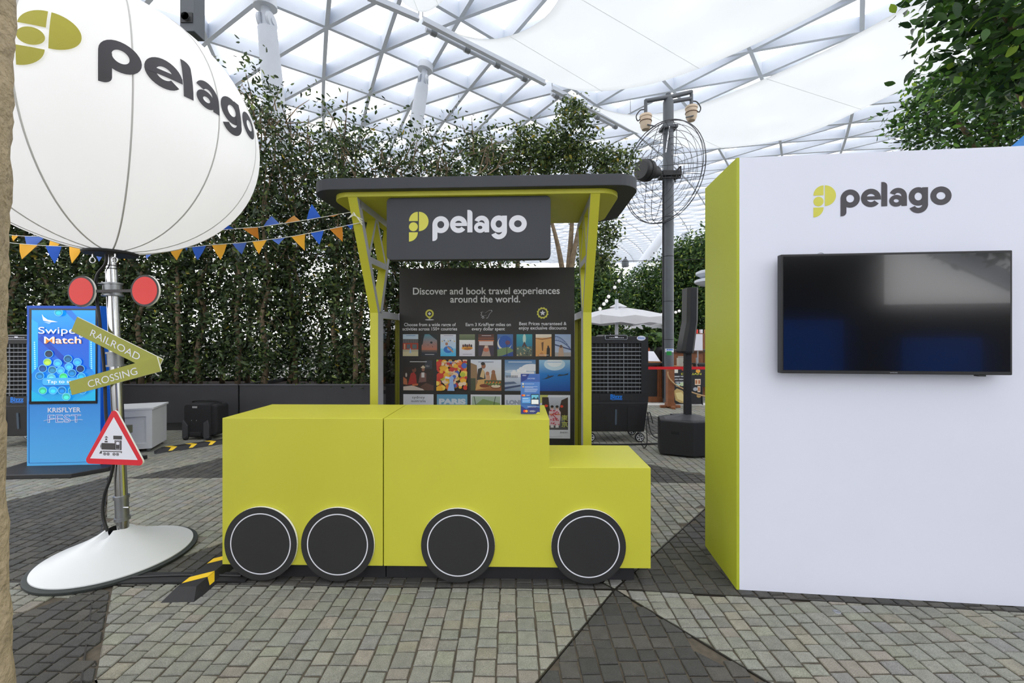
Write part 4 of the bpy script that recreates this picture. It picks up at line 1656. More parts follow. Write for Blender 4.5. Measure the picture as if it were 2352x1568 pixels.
def bunting(label, flags, string, Ya, Yb):
    t = thing('bunting', label, 'bunting')

    def Yat(px):
        return Ya + (Yb - Ya) * (px - 20) / 800
    mb = MB()
    pts = []
    for zx, zy in string:
        px, py = bz(zx, zy)
        pts.append(P(px, py, Yat(px)))
    mb.tube(smooth(pts, 5), .0025, 5)
    mb.build('cord', EDGEW, t)
    for n_, (x0, y0, x1, y1, ax, ay, m) in enumerate(flags):
        A, B, C = [P(*bz(*q), Yat(bz(*q)[0])) for q in ((x0, y0), (x1, y1), (ax, ay))]
        tw = .03 * math.sin(n_ * 2.3)
        C = C + Vector((0, tw, 0))
        mb = MB()
        nn = Vector((0, .0012, 0))
        q = [A, A.lerp(B, .5) + Vector((0, .006, 0)), B, B.lerp(C, .5) + Vector((0, .008 * math.sin(n_), 0)), C, C.lerp(A, .5) + Vector((0, -.008, 0))]
        mid = (A + B + C) / 3 + Vector((0, .006 * math.cos(n_ * 1.7), 0))
        vs = [p_ - nn for p_ in q] + [mid - nn] + [p_ + nn for p_ in q] + [mid + nn]
        fs = [(6, i, (i + 1) % 6) for i in range(6)] + [(13, 7 + (i + 1) % 6, 7 + i) for i in range(6)] + [(i, 7 + i, 7 + (i + 1) % 6, (i + 1) % 6) for i in range(6)]
        mb.add(vs, fs)
        mb.build('pennant', m, t, True)


low = [(70, 335, 185, 345, 85, 435, YEL), (237, 347, 340, 352, 278, 460, BLU), (390, 353, 478, 356, 430, 465, YEL), (550, 362, 632, 366, 568, 448, BLL), (700, 372, 790, 378, 740, 440, YEL), (888, 392, 948, 384, 905, 436, BLL), (1033, 370, 1127, 356, 1063, 437, YEL),
       (1178, 354, 1270, 346, 1222, 442, BLU), (1308, 345, 1402, 338, 1370, 440, YEL), (1438, 333, 1530, 325, 1483, 398, BLL), (1568, 320, 1660, 310, 1622, 405, YEL), (1690, 305, 1780, 294, 1735, 340, BLL), (1816, 288, 1906, 272, 1896, 376, YEL), (1943, 266, 2026, 251, 2010, 347, BLU), (2062, 240, 2145, 224, 2140, 318, ORA), (2172, 214, 2215, 205, 2205, 243, BLU)]
bunting('lower string of blue and yellow pennants running from the tree trunk to the kiosk', low,
        [(-20, 325), (70, 335), (237, 347), (478, 356), (640, 366), (790, 378), (1000, 374), (1270, 346), (1530, 325), (1780, 294), (1906, 272), (2145, 224), (2260, 200)], 3.75, 3.02)
up = [(22, 280, 62, 282, 30, 318, YEL), (103, 286, 235, 290, 115, 372, BLL), (272, 292, 352, 318, 284, 384, YEL), (452, 345, 506, 352, 485, 402, BLU), (1128, 345, 1160, 340, 1142, 378, BLU), (1362, 248, 1452, 240, 1410, 212, BLU), (1503, 236, 1602, 228, 1596, 302, ORA), (1640, 221, 1742, 208, 1696, 160, BLL),
      (1778, 200, 1876, 188, 1840, 157, mat('pennant_pale_orange', rgb(244, 190, 110), .7, trans=.3)), (1916, 183, 2008, 166, 1938, 72, BLU), (2050, 160, 2135, 143, 2100, 168, ORA)]
bunting('upper string of pennants, some flipped upwards, passing behind the balloon to the kiosk roof', up,
        [(-20, 276), (103, 286), (272, 292), (480, 330), (700, 340), (1100, 300), (1362, 248), (1602, 228), (1742, 208), (1876, 188), (2008, 166), (2135, 143), (2250, 125)], 4.3, 3.0)
# ================================================================== foreground trunk at the left edge
rng = np.random.default_rng(5)
tr = thing('tree', 'rough pale tree trunk close to the camera at the left edge', 'tree', (-1.745, 1.2, 0))
mb = MB()
vs, fs = [], []
NZ, NA = 150, 40
for j in range(NZ + 1):
    z = 5.2 * j / NZ
    r0 = .19 + .015 * math.exp(-z * 3) - .003 * z
    for k in range(NA):
        t = 2 * PI * k / NA
        r = r0 * (1 + .035 * math.sin(3 * t + z * 1.7) + .02 * math.sin(7 * t - z * 4) + .012 * math.sin(z * 23 + t * 2)) + .002 * rng.normal()
        cx = .014 * math.sin(z * 2.4 + 2.2)
        vs.append((cx + r * math.cos(t), r * math.sin(t), z))
for j in range(NZ):
    for k in range(NA):
        k2 = (k + 1) % NA
        fs.append((j * NA + k, j * NA + k2, (j + 1) * NA + k2, (j + 1) * NA + k))
mb.add(vs, fs)
mb.build('trunk', mat('pale_bark', rgb(168, 152, 124), .95, var=.25, vscale=9, bump=.9, bscale=35), tr, True)


def crown(parent, c, rad, n, size, seed, fine=False, cols=FICUS, w=FICW, shell=.55, name='foliage', per=22, sig=.16):
    g = np.random.default_rng(seed)

    def smp():
        while True:
            p = g.uniform(-1, 1, 3)
            d = np.linalg.norm(p)
            if d < 1 and (d > shell or g.random() < .35):
                return np.array(c) + p * np.array(rad)
    pos = clumps(g, n // per, per, smp, sig)
    return link(name, leaf_mesh(name, pos, size, g, cols, w, fine), parent)


def branches(parent, base, ends, r, m=BARK, name='trunk'):
    for e in ends:
        mb = MB()
        a, b = Vector(base), Vector(e)
        mid = a.lerp(b, .5) + Vector((.06 * math.sin(b.x * 9), .05 * math.cos(b.x * 7), .04))
        mb.tube(smooth([a, mid, b], 5), [r * (1 - .7 * k / 10) for k in range(11)], 8)
        mb.build(name, m, parent, True)


branches(tr, (.06, 0, 5.0), [(-.8, .6, 6.2), (.5, .4, 6.4), (.1, -.8, 6.3)], .1, name='branch')
crown(tr, (-.3, -.5, 6.5), (1.5, 1.4, 1.0), 5000, .12, 31)

# ================================================================== planter hedge
PLK = mat('planter_panel', rgb(52, 52, 55), .7, var=.1, vscale=4)
SOIL = mat('soil', rgb(58, 44, 34), .95, var=.3, vscale=30, bump=.4)
HY = 6.25
edges = [-9.2, -6.75, -4.13, -1.7, .75]
plab = ['low black planter box behind the blue display', 'low black planter box behind the white chest and the trolley bag', 'low black planter box just left of the kiosk', 'low black planter box hidden behind the kiosk backdrop']
for k in range(4):
    x0, x1 = edges[k] + .012, edges[k + 1] - .012
    t = thing('planter_box', plab[k], 'planter', (x0, HY, 0))
    w = x1 - x0
    mb = MB()
    mb.box(0, w, 0, .04, .12, .69)
    mb.build('front_panel', PLK, t, bevel=.004)
    mb = MB()
    mb.box(0, .04, .04, 1.2, .12, .69).box(w - .04, w, .04, 1.2, .12, .69).box(.04, w - .04, 1.16, 1.2, .12, .69)
    mb.build('side_panels', PLK, t)
    MB().box(.03, w - .03, .06, 1.14, 0, .12).build('plinth', PLASTK, t)
    MB().box(.04, w - .04, .04, 1.16, .14, .63).build('soil', SOIL, t)
    MB().box(-.004, w + .004, -.008, .045, .69, .705).build('rim', mat('rim', rgb(84, 84, 88), .5), t)

variants = []
for s in range(4):
    g = np.random.default_rng(100 + s)

    tx = [(-.32, -.1), (.0, .12), (.34, -.05)]

    def smp():
        while True:
            z = g.uniform(0, 1)
            if g.random() > (1.0 if z < .62 else max(.18, 1.0 - (z - .62) * 2.4)):
                continue
            r = .62 * (1 - .35 * max(0, z - .55))
            q = tx[g.integers(3)]
            return np.array([q[0] + g.normal(0, .17 + .22 * z), q[1] + g.normal(0, .2), .72 + z * 4.55 + g.normal(0, .05)])
    pos = clumps(g, 410, 20, smp, np.array([.12, .12, .095]))
    pos = pos[pos[:, 2] > .7]
    lm = leaf_mesh('foliage', pos, .077, g, FICUS, FICW, droop=.35)
    mb = MB()
    for k in range(3):
        bx, by = tx[k]
        path = [(bx, by, .6)]
        for j in range(1, 9):
            path.append((bx + g.normal(0, .035) + .02 * j * g.normal(), by + g.normal(0, .03), .6 + j * .52))
        mb.tube(smooth(path, 3), [.042 * (1 - .8 * i / 24) for i in range(25)], 8)
    tm = mb.build('trunk', BARK)
    tme = tm.data
    bpy.data.objects.remove(tm)
    tme.polygons.foreach_set('use_smooth', [True] * len(tme.polygons))
    mb = MB()
    for k in range(44):
        a = Vector((g.normal(0, .2), g.normal(0, .1), 1.2 + 3.6 * g.uniform(0, 1) ** .6))
        b = a + Vector((g.normal(0, .35), g.normal(0, .2), g.uniform(.2, .6)))
        mb.tube([a, a.lerp(b, .5) + Vector((0, 0, .05)), b], [.012, .008, .004], 5)
    bm_ = mb.build('branch', BARK)
    bme = bm_.data
    bpy.data.objects.remove(bm_)
    variants.append((lm, tme, bme))
ORD = ['first', 'second', 'third', 'fourth', 'fifth', 'sixth', 'seventh', 'eighth', 'ninth', 'tenth', 'eleventh', 'twelfth', 'thirteenth', 'fourteenth', 'fifteenth', 'sixteenth', 'seventeenth']
hx = [-8.75, -8.15, -7.6, -7.05, -6.5, -5.95, -5.4, -4.85, -4.35, -3.8, -3.25, -2.7, -2.15, -1.6, -1.05, -.5]
hh = [1.0, .98, 1.0, 1.04, 1.0, 1.03, 1.06, 1.05, 1.08, 1.05, .98, .95, .93, .9, .88, .95]
for k, X in enumerate(hx):
    t = thing('hedge_tree', '%s slim leafy tree of the planter hedge, counted from the left' % ORD[k], 'tree', (X, HY + .6 + .12 * math.sin(k * 2.1), 0), k * 1.9, 'slim trees of the planter hedge')
    t.scale = (1, 1, hh[k])
    lm, tme, bme = variants[(k * 3 + k // 4) % 4]
    link('foliage', lm, t)
    link('trunk', tme, t)
    link('branch', bme, t)
# taller separate trees right of the hedge
PUFFS = [[(.3, 4.85, .36), (-.2, 4.5, .42), (.42, 4.4, .38), (-.6, 4.75, .33)],
         [(1.04, 5.3, .38), (.76, 4.85, .36), (1.34, 4.75, .36), (1.0, 4.6, .38)],
         [(1.93, 4.65, .34), (1.66, 4.35, .34), (1.65, 3.4, .35), (1.5, 2.9, .36)]]
for k, (X, Y, zc, rad, lab, n) in enumerate(((.1, 7.3, 4.55, (.75, .55, .55), 'tall ficus tree behind the kiosk sign with crown above the roof', 4600),
                                           (1.0, 7.4, 4.55, (.62, .5, .8), 'ficus tree with forked trunk right of the hanging sign, crown above the roof', 5200),
                                           (1.38, 7.6, 4.35, (.42, .4, .62), 'slender ficus tree above the right corner of the kiosk roof', 3000))):
    t = thing('ficus_tree', lab, 'tree', (X, Y, 0))
    if k == 1:
        branches(t, (0, 0, 0), [(-.05, 0, 2.35)], .1)
        branches(t, (-.03, 0, 2.2), [(-.4, .1, 3.9), (.38, .05, 4.1), (.1, .1, 4.6)], .06, name='branch')
    else:
        branches(t, (0, 0, 0), [(.0, 0, zc - .2)], .07)
        branches(t, (0, 0, zc - .9), [(-.3, 0, zc + .1), (.3, .1, zc + .2)], .04, name='branch')
    for q, (dx, dz, rr) in enumerate(PUFFS[k]):
        crown(t, (dx - X, .05 * q, dz), (rr, rr * .8, rr * .8), int(3900 * rr ** 1.5), .08, 60 + 9 * k + q, sig=.09, w=[3, 4, 2, 4, 3, .3])

# ================================================================== trees beyond the cafe
MIX = [(58, 86, 48), (78, 110, 56), (44, 66, 40), (114, 142, 66), (164, 182, 78)]
MIXW = [4, 4, 3, 2, .8]
bt = [(P(1368, 690, 15), (1.0, .8, 1.6), 'dark leafy tree beyond the kiosk right post', 3200),
      (P(1425, 705, 54), (3.4, 2.0, 2.8), 'pale green tree between the two raking tubes beyond the umbrellas', 2600),
      (P(1490, 690, 19), (1.3, 1.1, 1.7), 'mid green tree left of the dark fan pole beyond the cafe', 3800),
      (P(1580, 660, 17), (1.15, 1.0, 1.9), 'broad green tree right of the dark fan pole beyond the cafe', 4600),
      (P(1640, 600, 16), (1.2, 1.0, 1.3), 'green tree behind the booth end face', 2600)]
for k, (c, rad, lab, n) in enumerate(bt):
    t = thing('garden_tree', lab, 'tree', (c.x, c.y, 0))
    branches(t, (0, 0, 0), [(.1, 0, c.z - .5)], .12)
    branches(t, (.05, 0, c.z - 1.2), [(-.6, .1, c.z + .3), (.6, 0, c.z + .4)], .06, name='branch')
    crown(t, (0, 0, c.z), rad, int(n * 3.2), .15 if k != 1 else .42, 200 + k, cols=MIX, w=MIXW if k != 1 else [1, 2, .5, 4, 3], sig=.2 if k != 1 else .5, shell=.4)
    crown(t, (0, 0, max(c.z - rad[2] - .1, .9)), (rad[0] * 1.1, rad[1], .7), int(n * 1.2), .14 if k != 1 else .4, 220 + k, cols=MIX, w=MIXW, sig=.25, shell=.1)

# trees at the top right
BIGL = [(58, 92, 38), (74, 116, 44), (40, 66, 34), (104, 146, 54), (150, 180, 60)]
BIGW = [4, 3, 4, 1.6, .5]
t = thing('fig_tree', 'near fig tree with large glossy leaves above the booth wall at the top right', 'tree', (5.6, 4.4, 0))
branches(t, (0, 0, 0), [(-.1, -.1, 4.0)], .13)
branches(t, (-.1, -.1, 3.6), [(-1.2, -.7, 4.3), (-.9, -.3, 5.0), (.4, .1, 5.0)], .05, name='branch')
crown(t, (-.78, -.65, 4.55), (1.0, .8, .82), 3400, .125, 300, True, BIGL, BIGW, .3, per=14, sig=.11)
t = thing('fig_tree', 'farther fig tree with smaller leaves just above the booth wall top', 'tree', (8.1, 6.8, 0))
branches(t, (0, 0, 0), [(-.1, 0, 4.2)], .11)
branches(t, (-.1, 0, 3.9), [(-1.1, -.2, 5.0), (-.2, -.1, 5.5), (.8, 0, 5.2)], .06, name='branch')
crown(t, (-.4, -.2, 5.05), (1.45, .9, .78), 6500, .1, 301, False, BIGL, BIGW, .3, sig=.14)

# ================================================================== behind the camera (unseen; added to darken the television reflection)
t = thing('garden_tree', 'unseen leafy tree added behind the camera to darken the television reflection', 'tree', (9.0, -5.5, 0))
branches(t, (0, 0, 0), [(.1, 0, 3.6)], .15)  # out-of-view tree, added so the screen mirrors dark foliage
crown(t, (0, 0, 4.6), (1.7, 1.5, 1.5), 4000, .2, 400, cols=BIGL, w=BIGW, sig=.2)
t = thing('reflection_block', 'unseen dark block with blue front, added behind the camera to darken the television reflection', 'booth', (2.2, -8.5, 0))
MB().box(-1.0, 6.0, -2, 0, 0, 4.1).build('dark_body', PLASTK, t)  # out-of-view mass, added so the screen mirrors something dark
MB().box(6.0, 13.0, -2, 0, 0, 2.3).build('low_wing', PLASTK, t)
MB().box(2.6, 5.0, 0, .04, .1, 1.9).build('blue_panel', BLUEP, t)
MB().box(6.4, 8.2, 0, .04, .1, 1.4).build('blue_panel', BLUEP, t)

# ================================================================== evaporative air coolers
GRILL = mat('grey_louvre', rgb(128, 132, 136), .5)
INK = mat('cooler_dark_inside', rgb(14, 14, 16), .6)


def cooler(loc, rz, label):
    t = thing('air_cooler', label, 'air cooler', loc, rz, 'black evaporative air coolers')
    w = .43
    mb = MB()
    mb.prism([(-w, .545), (w, .545), (w + .012, 1.40), (w - .01, 1.425), (.17, 1.43), (.14, 1.452), (-.14, 1.452), (-.17, 1.43), (-w + .01, 1.425), (-w - .012, 1.40)], XZ, .03, .55)
    mb.build('upper_housing', PLASTK, t, bevel=.01)
    mb = MB()
    mb.box(-w, w, 0, .03, .545, .66).box(-w, w, 0, .03, 1.335, 1.425).box(-w, -.335, 0, .03, .66, 1.335).box(.335, w, 0, .03, .66, 1.335)
    mb.build('front_bezel', PLASTK, t)
    MB().box(-.335, .335, .026, .03, .66, 1.335).build('grille_back', INK, t)
    for k in range(12):
        z = .70 + k * .0525
        mb = MB()
        mb.box(-.333, .333, -.004, .012, z - .006, z + .006)
        mb.build('louvre', GRILL, t)
    for k in range(13):
        xx = -.318 + k * .053
        big = k in (4, 8)
        mb = MB()
        mb.box(xx - (.005 if big else .003), xx + (.005 if big else .003), .008, .02, .665, 1.33)
        mb.build('upright_bar', GRILL if big else mat('dark_bar', rgb(84, 87, 90), .5), t)
    mb = MB()
    mb.add([(-w, 0, .545), (w, 0, .545), (w, .55, .545), (-w, .55, .545), (-w + .045, .02, .145), (w - .045, .02, .145), (w - .045, .5, .145), (-w + .045, .5, .145)],
           [(0, 1, 2, 3), (4, 7, 6, 5), (0, 4, 5, 1), (1, 5, 6, 2), (2, 6, 7, 3), (3, 7, 4, 0)])
    mb.build('water_tank', PLASTK, t, bevel=.012)
    for xx in (-.24, .24):
        mb = MB()
        mb.prism(rrect(xx - .085, xx + .085, .16, .50, .03), lambda a, b, d: (a, d + (.545 - b) * .05, b), -.012, .01)
        mb.build('tank_panel', PLASTK, t)
    mb = MB()
    mb.prism(rrect(-.013, .013, .24, .45, .012), lambda a, b, d: (a, d + (.545 - b) * .05, b), -.008, .01)
    mb.build('water_gauge', mat('gauge', rgb(80, 92, 104), .2), t)
    MB().box(-.22, .22, -.006, 0, .565, .645).build('drawer', PLASTK, t, bevel=.003)
    mb = MB()
    mb.prism(rrect(-.15, .15, 1.385, 1.445, .015), XZ, -.012, .03)
    mb.build('control_frame', mat('frame_silver', rgb(170, 174, 178), .3, .6), t)
    mb = MB()
    mb.prism(rrect(-.142, .142, 1.391, 1.44, .012), XZ, -.014, -.011)
    cp = mb.build('control_panel', INK, t)
    mb = MB()
    for k in range(9):
        mb.box(-.09 + k * .022, -.078 + k * .022, -.0155, -.014, 1.405, 1.415)
    mb.box(-.02, .02, -.0155, -.014, 1.41, 1.428)
    mb.build('buttons', WHITEP, cp)
    mb = MB()
    mb.prism(circ(.335, 1.405, .058, 28, .033), XZ, -.006, 0)
    bd = mb.build('oval_badge', mat('badge_white', rgb(226, 230, 240), .4), t)
    lettering('Bizzz', .04, lambda a, b: (.335 + a, -.0065, 1.395 + b), BLUEP, bd, .0006, width=.085)
    lettering('Bizzz', .08, lambda a, b: (a, -.007, .595 + b), mat('cooler_logo_blue', rgb(20, 124, 226), .4), t, .0025, width=.16, name='maker_name')
    mb = MB()
    mb.tube([(-.08, -.007, .59), (-.05, -.007, .578), (0, -.007, .582), (.08, -.007, .58)], .004, 5)
    mb.build('maker_flourish', MATS['cooler_logo_blue'], t)
    for k in range(4):
        xx, yy = (-.33, .33)[k % 2], (.06, .45)[k // 2]
        mb = MB()
        mb.lathe([(.02, -.018), (.056, -.02), (.063, -.014), (.063, .014), (.056, .02), (.02, .018)], 28)
        o = mb.build('caster', RUBBER, t, True)
        o.rotation_euler = (PI / 2, 0, 0)
        o.location = (xx, yy, .064)
        mb = MB()
        for q in arc_strip(0, 0, .048, .048, .008, 0, 360, 24):
            mb.prism(q, lambda a, b, d: (a, b, d), .019, .023)
        for a in range(5):
            d = Vector((math.cos(a * 1.2566), math.sin(a * 1.2566)))
            n2 = Vector((-d.y, d.x)) * .008
            mb.prism(ccw([(n2.x, n2.y), (-n2.x, -n2.y), (d.x * .045 - n2.x, d.y * .045 - n2.y), (d.x * .045 + n2.x, d.y * .045 + n2.y)]), lambda a_, b_, d_: (a_, b_, d_), .019, .022)
        mb.build('hub', mat('hub_white', rgb(205, 206, 208), .4), o)
        mb = MB()
        mb.box(xx - .012, xx + .012, yy - .03, yy + .03, .12, .148).box(xx - .008, xx + .008, yy - .03, yy - .024, .06, .125).box(xx - .008, xx + .008, yy + .024, yy + .03, .06, .125)
        mb.build('caster_fork', STEELD, t)
    mb = MB()
    mb.box(w + .01, w + .03, .15, .5, .6, 1.28)
    mb.build('side_filter', GRILL, t)
    return t


cooler((P(1415, 900, 5.55).x, 5.55, 0), rot(-1), 'black air cooler on casters right of the kiosk')
cooler((P(40, 900, 5.3).x, 5.3, 0), rot(3), 'black air cooler half hidden behind the left tree trunk and blue display')
# cooler cables on the floor
tag(MB().tube(smooth([(1.93, 5.9, .35), (1.96, 5.88, .12), (2.0, 5.8, .02), (2.15, 5.7, .012), (2.3, 5.6, .012), (2.6, 5.62, .012)]), .008, 6).build('power_cable', CABLE), 'black power cable hanging from the right air cooler', 'cable')
tag(MB().tube(smooth([(.9, 5.45, .012), (1.3, 5.42, .012), (1.7, 5.44, .014), (2.3, 5.5, .012), (2.8, 5.48, .012)]), .012, 6).build('power_cable', CABLE), 'thick black cable on the paving under the right air cooler', 'cable')
t = thing('cable_plug', 'blue plug connector on the floor beside the right air cooler', 'plug', (2.08, 5.6, .03), rot(20))
MB().cyl((-.06, 0, 0), (.06, 0, 0), .024, .02, 12).build('plug_body', BLUEP, t, True)
MB().cyl((.06, 0, 0), (.1, 0, 0), .012, n=10).build('plug_pin', PLASTK, t)

# ================================================================== white chest, trolley bag, cable covers
t = thing('white_chest', 'low white panelled chest on small feet beside the blue display', 'chest', (P(350, 1030, 5.15).x, 5.15, 0), rot(22))
CHW = mat('white_chest_paint', rgb(206, 208, 210), .5, var=.03)
MB().box(-.9, 0, 0, .45, .04, .52).build('body', CHW, t, bevel=.004)
MB().box(-.92, .015, -.015, .465, .52, .545).build('lid', CHW, t, bevel=.003)
for a, b, c_, d in ((-.9, -.84, .04, .52), (-.06, 0, .04, .52), (-.84, -.06, .44, .52), (-.84, -.06, .04, .11)):
    MB().box(a, b, -.012, 0, c_, d).build('frame_rail', CHW, t)
for xx in (-.85, -.05):
    for yy in (.04, .41):
        MB().cyl((xx, yy, 0), (xx, yy, .04), .02, n=12).build('foot', STEELD, t)
t = thing('trolley_bag', 'black wheeled trolley bag standing before the planter', 'bag', (P(458, 1010, 5.7).x, 5.7, 0), rot(-4))
BAGM = mat('bag_cloth', rgb(26, 26, 28), .85, var=.15, vscale=30, bump=.15, bscale=250)
mb = MB()
mb.prism(rrect(-.235, .16, .035, .5, .05), XZ, 0, .26)
mb.build('body', BAGM, t, bevel=.02, seg=3)
mb = MB()
mb.prism(rrect(.12, .24, .06, .49, .05), XZ, .02, .24)
mb.build('side_pocket', BAGM, t, bevel=.02)
mb = MB()
mb.tube(smooth([(-.2, .13, .49), (-.17, .1, .525), (0, .1, .53), (.18, .12, .52), (.21, .13, .48)]), .014, 8)
mb.build('top_handle', BAGM, t, True)
for xx in (-.21, .1):
    mb = MB()
    mb.prism(ccw([(xx - .03, .02), (xx + .045, .02), (xx + .045, .2), (xx + (.03 if xx > 0 else -.02), .28), (xx - .03, .24)]), XZ, -.018, .01)
    mb.build('corner_guard', mat('guard_grey', rgb(60, 60, 63), .6), t, bevel=.006)
for xx in (-.205, .13):
    o = MB().cyl((xx, -.01, .03), (xx + .035, -.01, .03), .03, n=20).build('wheel', RUBBER, t, True)
MB().box(-.13, .03, -.012, 0, .06, .11).build('kick_plate', PLASTK, t, bevel=.004)
MB().box(-.1, -.03, -.006, 0, .44, .465).build('name_tag', mat('tag_grey', rgb(150, 150, 150), .5), t)
for xx in (-.11, -.04):
    MB().cyl((xx, -.004, .27), (xx, 0, .27), .006, n=8).build('rivet', STEEL, t)


def ramp(loc, rz, L, label):
    t = thing('cable_ramp', label, 'cable ramp', loc, rz)
    mb = MB()
    mb.prism([(-.095, 0), (.095, 0), (.052, .045), (-.052, .045)], lambda a, b, d: (a, d, b), 0.02, L)
    mb.build('rubber_body', RUBBER, t)
    mb = MB()
    mb.add([(-.095, .02, 0), (.095, .02, 0), (.052, .02, .045), (-.052, .02, .045), (-.088, -.05, 0), (.088, -.05, 0)], [(0, 4, 5, 1), (4, 0, 3), (5, 2, 1), (4, 3, 2, 5)])
    mb.build('end_ramp', RUBBER, t)
    y = .05
    while y < L - .08:
        mb = MB()
        mb.add([(-.05, y, .0462), (.05, y + .06, .0462), (.05, y + .12, .0462), (-.05, y + .06, .0462)], [(0, 1, 2, 3)])
        mb.add([(.0505, y + .06, .0465), (.083, y + .03, .0135), (.083, y + .07, .0135), (.0505, y + .12, .0465)], [(0, 1, 2, 3)])
        mb.build('yellow_stripe', mat('stripe_yellow', rgb(232, 192, 30), .6), t)
        y += .2
    return t


ramp((-1.80, 2.27, 0), rot(2), 1.9, 'black and yellow rubber cable ramp running under the wagon counter')
ramp((P(352, 1034, 5.1).x + .06, 5.12, 0), rot(-48), 1.0, 'black and yellow rubber cable ramp between the white chest and trolley bag')
t = thing('cable_mat', 'flat black cable mat on the paving beside the cone base', 'mat', (-2.15, 2.43, 0), rot(0))
mb = MB()
mb.prism([(-.12, -.05), (.6, -.03), (.6, .06), (-.05, .06)], XY, .0, .012)
mb.build('rubber_strip', RUBBER, t)
mb = MB()
mb.tube(smooth([(-.1, 0, .014), (.2, .02, .016), (.55, .015, .014)]), .008, 6)
mb.build('cable_ridge', CABLE, t)
# ================================================================== fan pole
FY = 8.9
fx = P(1535, 900, FY).x
t = thing('fan_pole', 'tall dark grey pole carrying a big wire-caged fan and two beige speakers', 'pole', (fx, FY, 0))


def loc(px, py, dy=0.0):
    p = P(px, py, FY + dy)
    return Vector((p.x - fx, dy, p.z))


MB().tube([(0, 0, 0), (0, 0, loc(1535, 235).z), (0, 0, loc(1535, 228).z)], [.112, .108, .09], 28).build('shaft', POLEG, t, True)
for py in (500, 590, 693, 780):
    z = loc(1535, py).z
    MB().cyl((0, 0, z), (0, 0, z + .012), .1135, n=28).build('band', RUBBER, t)
MB().box(-.16, .16, -.14, .14, loc(0, 295).z - .03, loc(0, 295).z + .03).build('upper_clamp', POLEG, t, bevel=.005)
MB().cyl((-.03, -.14, loc(0, 297).z), (-.13, -.2, loc(0, 360).z), .012, n=8).build('stay_rod', STEEL, t)
z0 = loc(0, 402).z
MB().box(-.18, .22, -.18, .16, z0 - .06, z0 + .04).build('fan_bracket', PLASTK, t, bevel=.01)
mb = MB()
for a, b in (((.2, -.16, z0 + .12), (.2, .14, z0 + .12)), ((.2, -.16, z0 + .12), (.2, -.16, z0 - .1)), ((.2, .14, z0 + .12), (.2, .14, z0 - .1)), ((-.2, -.16, z0 - .12), (.2, -.16, z0 - .12)), ((-.2, -.16, z0 - .12), (-.2, -.16, z0 + .02))):
    mb.cyl(a, b, .018, n=8)
mb.build('yoke', PLASTK, t)
ac = loc(1517, 398, -.12)
ax = Vector((-.86, -.5, -.06)).normalized()
mo = ac + ax * .42
mb = MB()
mb.tube([mo - ax * .3, mo - ax * .12, mo - ax * .06, mo + ax * .14, mo + ax * .17], [.12, .15, .215, .215, .18], 28)
mot = mb.build('fan_motor', PLASTK, t, True)
MB().tube([mo + ax * .0, mo + ax * .05], [.225, .225], 28).build('motor_band', RUBBER, mot, True)
MB().cyl(mo - ax * .25, ac - ax * .15, .06, n=14).build('fan_hub', PLASTK, t)
e1 = ax.cross(Vector((0, 0, 1))).normalized()
e2 = e1.cross(ax).normalized()
FR = 1.03
mb = MB()


def ring(mb, off, r, th=.009, n=56):
    c = ac + ax * off
    mb.tube([c + (e1 * math.cos(2 * PI * k / n) + e2 * math.sin(2 * PI * k / n)) * r for k in range(n + 1)], th, 4, False)


def domed(r):
    return .34 * math.sqrt(max(0, 1 - (r / FR) ** 2)) ** .8


for r in (.26, .38, .50, .62, .74, .86, .96):
    ring(mb, domed(r) * .75, r, .0048)
    ring(mb, -domed(r) * .75 - .02, r, .0048)
ring(mb, .03, FR, .01)
ring(mb, -.05, FR, .01)
mb.build('wire_cage', WIRE, t)
for k in range(4):
    a = PI / 2 * k + .25
    for da in (-.09, .09):
        for s in (1, -1):
            path = []
            for j in range(9):
                r = .2 + (FR - .2) * j / 8
                path.append(ac + ax * (s * domed(r) * .75 + .02 * s) + e1 * (math.cos(a) * r - math.sin(a) * da) + e2 * (math.sin(a) * r + math.cos(a) * da))
            MB().tube(path, .0065, 5).build('cage_spoke', WIRE, t)
for k in range(0):
    a = 2 * PI * k / 3 + .5
    d = e1 * math.cos(a) + e2 * math.sin(a)
    w = ax.cross(d)
    mb = MB()
    p0, p1 = ac + d * .1, ac + d * .92
    mb.add([p0 - w * .06 + ax * .03, p0 + w * .06 - ax * .03, p1 + w * .13 - ax * .05, p1 - w * .13 + ax * .05], [(0, 1, 2, 3)])
    o = mb.build('fan_blade', mat('blade_grey', rgb(150, 154, 158), .4, .5), t)
    so = o.modifiers.new('thickness', 'SOLIDIFY')
    so.thickness = .008
